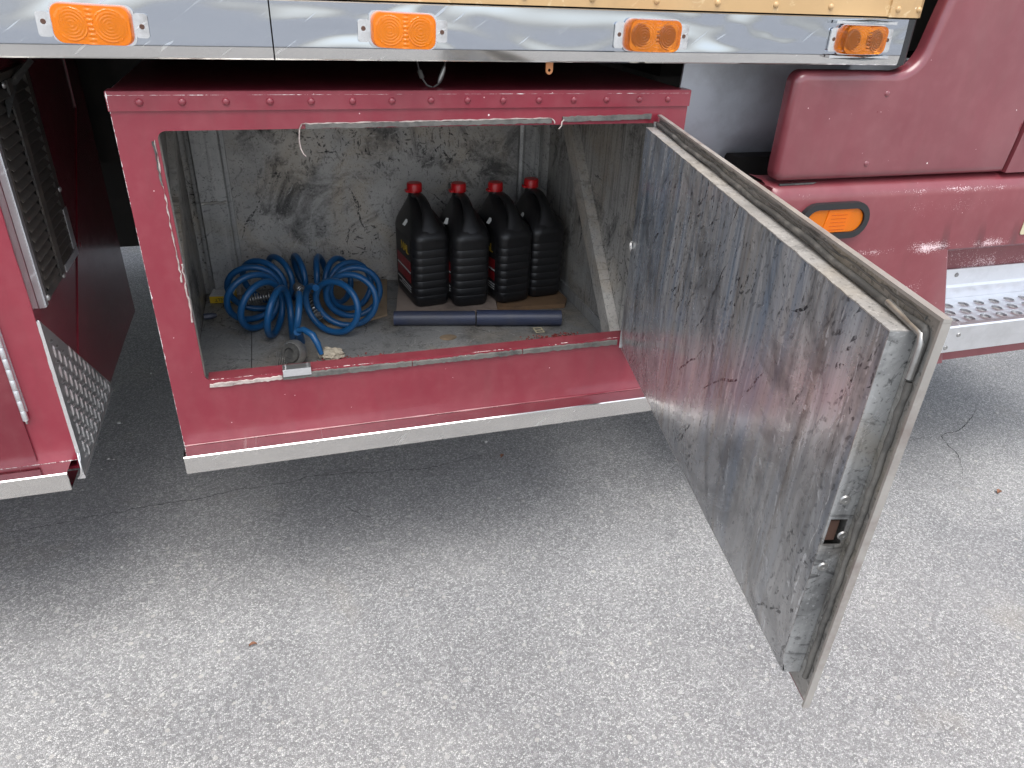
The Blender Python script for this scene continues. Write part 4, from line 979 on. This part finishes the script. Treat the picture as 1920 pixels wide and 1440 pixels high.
bm = newbm(); e0 = pts[-1]; path = [e0, e0+Vector((.012, .02, .01)), e0+Vector((.016, .045, .012)), Vector((.243, .52, FZ+.070)), Vector((.238, .545, FZ+.075))]
sp = [Vector((.272, .395, FZ+.030)), Vector((.262, .425, FZ+.050)), Vector((.250, .455, FZ+.062)), Vector((.240, .485, FZ+.066)), Vector((.232, .520, FZ+.060))]
tube(bm, sp, .0078, 8); fin('hose_end', bm, 'rubber', ho, smooth=60)
bm = newbm(); hp = []
for i in range(260):
    q = i/259*3.999; k = int(q); f_ = q-k; c_ = sp[k]*(1-f_)+sp[k+1]*f_; tg_ = (sp[k+1]-sp[k]).normalized(); u_ = Vector((1, 0, 0)); u_ = (u_-tg_*u_.dot(tg_)).normalized(); w_ = tg_.cross(u_)
    a_ = i/259*2*math.pi*17; hp.append(c_+.0098*(math.cos(a_)*u_+math.sin(a_)*w_))
tube(bm, hp, .0017, 5); fin('spring_guard', bm, 'steel_dull', ho, smooth=60)
bm = newbm(); hp = []
for i in range(200):
    q = i/199; a_ = q*2*math.pi*14; hp.append(Vector((.10+.085*q, .505+.03*q, FZ+.04))+Vector((0, .011*math.cos(a_), .011*math.sin(a_))))
tube(bm, hp, .0017, 5); fin('spring_guard', bm, 'steel_dull', ho, smooth=60)
# glad hand coupling at the front end of the hose
gc = Vector((.222, .232, FZ))
bm = newbm()
ga = Vector((.50, .72, -.30)).normalized(); gu = ga.cross(Vector((0, 0, 1))).normalized(); gw = gu.cross(ga)
def gf(x, y, h): return tuple(gc+Vector((-.014, -.006, .030))+ga*h+gu*x+gw*y)
lathe(bm, [(.010, -.014), (.023, -.012), (.027, -.004), (.027, .006), (.024, .012), (.018, .024), (0, .026)], gf, 20); cp = fin('coupling', bm, 'steel_dull', ho, smooth=40)
bm = newbm(); lathe(bm, [(0, -.0135), (.011, -.0145), (.012, -.019), (.020, -.019), (.0215, -.0125)], gf, 20); fin('gasket', bm, 'rubber', cp, smooth=40)
for k in range(7):
    bm = newbm(); box(bm, gc.x-.050+k*.0035, gc.x-.0482+k*.0035, gc.y-.020, gc.y+.006, gc.z+.0006, gc.z+.030-.001*k); fin('rib', bm, 'steel_dull', cp)
bm = newbm(); tube(bm, [gc+Vector((.000, .035, .060)), gc+Vector((.012, .026, .066)), gc+Vector((.028, .012, .058)), gc+Vector((.036, .0, .042)), gc+Vector((.042, -.008, .020))], [.006, .007, .008, .007, .005], 8)
for v_ in bm.verts: v_.co.x = v_.co.x
fin('coupling_handle', bm, 'hose', cp, smooth=60)
bm = newbm(); tube(bm, [gc+Vector((.004, .060, .020)), gc+Vector((.002, .045, .045)), gc+Vector((-.002, .034, .058))], .0085, 8); fin('hose_tail', bm, 'hose', ho, smooth=60)

# V-belt carton
vb = thing('belt_carton', 'small yellow and white belt carton in the left back corner', 'carton', (.046, .60, FZ), R(-8))
def kid2(nm, me, loc=(0, 0, 0), rot=(0, 0, 0), par=None):
    k_ = bpy.data.objects.new(nm, me); COL.objects.link(k_); k_.location = loc; k_.rotation_euler = rot; k_.parent = par or vb; return k_
bm = newbm(); box(bm, -.026, .030, 0, .050, .0006, .018); cb = kid2('carton_body', mesh_of(bm, 'carton_body', ['yellow'], None))
bm = newbm(); box(bm, -.0258, .0298, .0005, .0495, .0182, .0188); kid2('top_panel', mesh_of(bm, 'top_panel', ['white'], None), par=cb)
tv = text_mesh('V-BELT', .0118, 'print', 'black'); kid2('print', tv, (.004, -.0006, .0095), (R(90), R(180), 0), cb)
for k in range(4):
    bm = newbm(); box(bm, -.018, .016-.004*(k % 2), .012+.009*k, .0135+.009*k, .0190, .0194); kid2('print', mesh_of(bm, 'print', ['labelwhite'], None), par=cb)
# bolt-like fitting near carton
bm = newbm(); tube(bm, [(.012, .50, FZ+.010), (.030, .502, FZ+.010), (.040, .505, FZ+.010)], [.008, .008, .005], 8); tag(fin('pipe_fitting', bm, 'pipe', None, smooth=40), 'small dark pipe fitting on the floor in the left corner', 'fitting')
# crumbled filler lump
bm = newbm(); bmesh.ops.create_icosphere(bm, subdivisions=3, radius=.022)
for v_ in bm.verts:
    f_ = 1+.25*math.sin(v_.co.x*260)*math.sin(v_.co.y*310+1)+.15*random.uniform(-1, 1); v_.co = Vector((v_.co.x*1.1*f_+.284, v_.co.y*.8*f_+.236, max(-.010, v_.co.z*.62*f_)+FZ+.0115))
tag(fin('filler_lump', bm, 'stone', None), 'pale crumbled lump beside the hose coupling', 'lump')
# paint flakes and twigs along the lip
bm = newbm()
def flake(x, y, s_):
    a_ = random.uniform(0, 6.3); z = FZ+.0008+random.uniform(0, .008); ps = []
    for k in range(4): ps.append(bm.verts.new((x+s_*math.cos(a_+k*1.57)*random.uniform(.2, 1), y+s_*math.sin(a_+k*1.57)*random.uniform(.5, 1), z+random.uniform(-.0005, .003))))
    ap = bm.verts.new((x, y, z+random.uniform(.001, .004)))
    for k in range(4): bm.faces.new([ps[k], ps[(k+1) % 4], ap])
for _ in range(240): flake(random.gauss(.80, .03), random.gauss(.215, .012), random.uniform(.002, .006))
for _ in range(160): flake(random.uniform(.25, .40), random.gauss(.205, .012), random.uniform(.002, .006))
for _ in range(170): flake(random.uniform(.40, .88), random.gauss(.195, .02), random.uniform(.001, .004))
fk = fin('paint_flakes', bm, 'flake'); fk['kind'] = 'stuff'; fk['label'] = 'red paint flakes and grit along the box lip'; fk['category'] = 'debris'
bm = newbm(); plate_hole(bm, [(.765, .262), (.787, .262), (.787, .290), (.765, .290)], [[(.768, .265), (.768, .274), (.784, .274), (.784, .265)], [(.768, .277), (.768, .287), (.784, .287), (.784, .277)]], FZ+.0006, FZ+.0016, lambda u, v_, a: (u, v_, a)); tag(fin('paper_tag', bm, 'tag'), 'tiny pale paper tag in front of the right pipe', 'tag')
bm = newbm(); lathe(bm, [(0, .0012), (.012, .001), (.016, 0)], lambda x, y, h: (.555+x*1.3, .285+y, FZ+.0006+h), 11); tag(fin('dried_glob', bm, 'card', None, smooth=40), 'flat dried brown glob on the floor before the pipe', 'glob')

# ------------------------------------------------------------------ litter on the asphalt
def leaf(x, y, l_, w_, a_, label):
    bm = newbm(); ca, sa = math.cos(a_), math.sin(a_); top = []; N = 8
    c_ = []; l2 = []; r2_ = []
    for k in range(N+1):
        q = k/N; ww = w_*math.sin(math.pi*min(1, q*1.02))**.8*.5; u = (q-.5)*l_; z = .003+.004*math.sin(q*3)
        P_ = lambda uu, v_, dz: bm.verts.new((x+uu*ca-v_*sa, y+uu*sa+v_*ca, GZ+z+dz))
        c_.append(P_(u, 0, -.001)); l2.append(P_(u, ww+.0003, .003)); r2_.append(P_(u, -ww-.0003, .0025))
    for k in range(N):
        bm.faces.new([c_[k], c_[k+1], l2[k+1], l2[k]]); bm.faces.new([c_[k], r2_[k], r2_[k+1], c_[k+1]])
    return tag(fin('dry_leaf', bm, 'leaf', None, smooth=60), label, 'leaf', 'dry leaf scraps on the asphalt')
leaf(.06, -.085, .016, .007, .1, 'reddish dry leaf scrap on the asphalt left of centre')
leaf(.745, .43, .016, .010, .8, 'brown leaf scrap in the shade below the storage box sill')
leaf(2.055, -.075, .020, .012, .4, 'tan leaf scrap beside the crack at far right')

bm = newbm(); rg = random.Random(11)
for _ in range(260):
    x = rg.uniform(-.8, 2.6); y = rg.uniform(-.9, 1.2); r_ = rg.choice((.0015, .002, .002, .0025, .003, .0045))
    v8 = [bm.verts.new((x+r_*sx*rg.uniform(.6, 1.2), y+r_*sy*rg.uniform(.6, 1.2), GZ+(.0002 if sz < 0 else r_*rg.uniform(.7, 1.2)))) for sx in (-1, 1) for sy in (-1, 1) for sz in (-1, 1)]
    for q in ((0, 1, 3, 2), (4, 6, 7, 5), (0, 4, 5, 1), (2, 3, 7, 6), (0, 2, 6, 4), (1, 5, 7, 3)): bm.faces.new([v8[i] for i in q])
gr = fin('loose_grit', bm, 'grit'); gr['kind'] = 'stuff'; gr['label'] = 'loose pale grit scattered on the asphalt'; gr['category'] = 'grit'
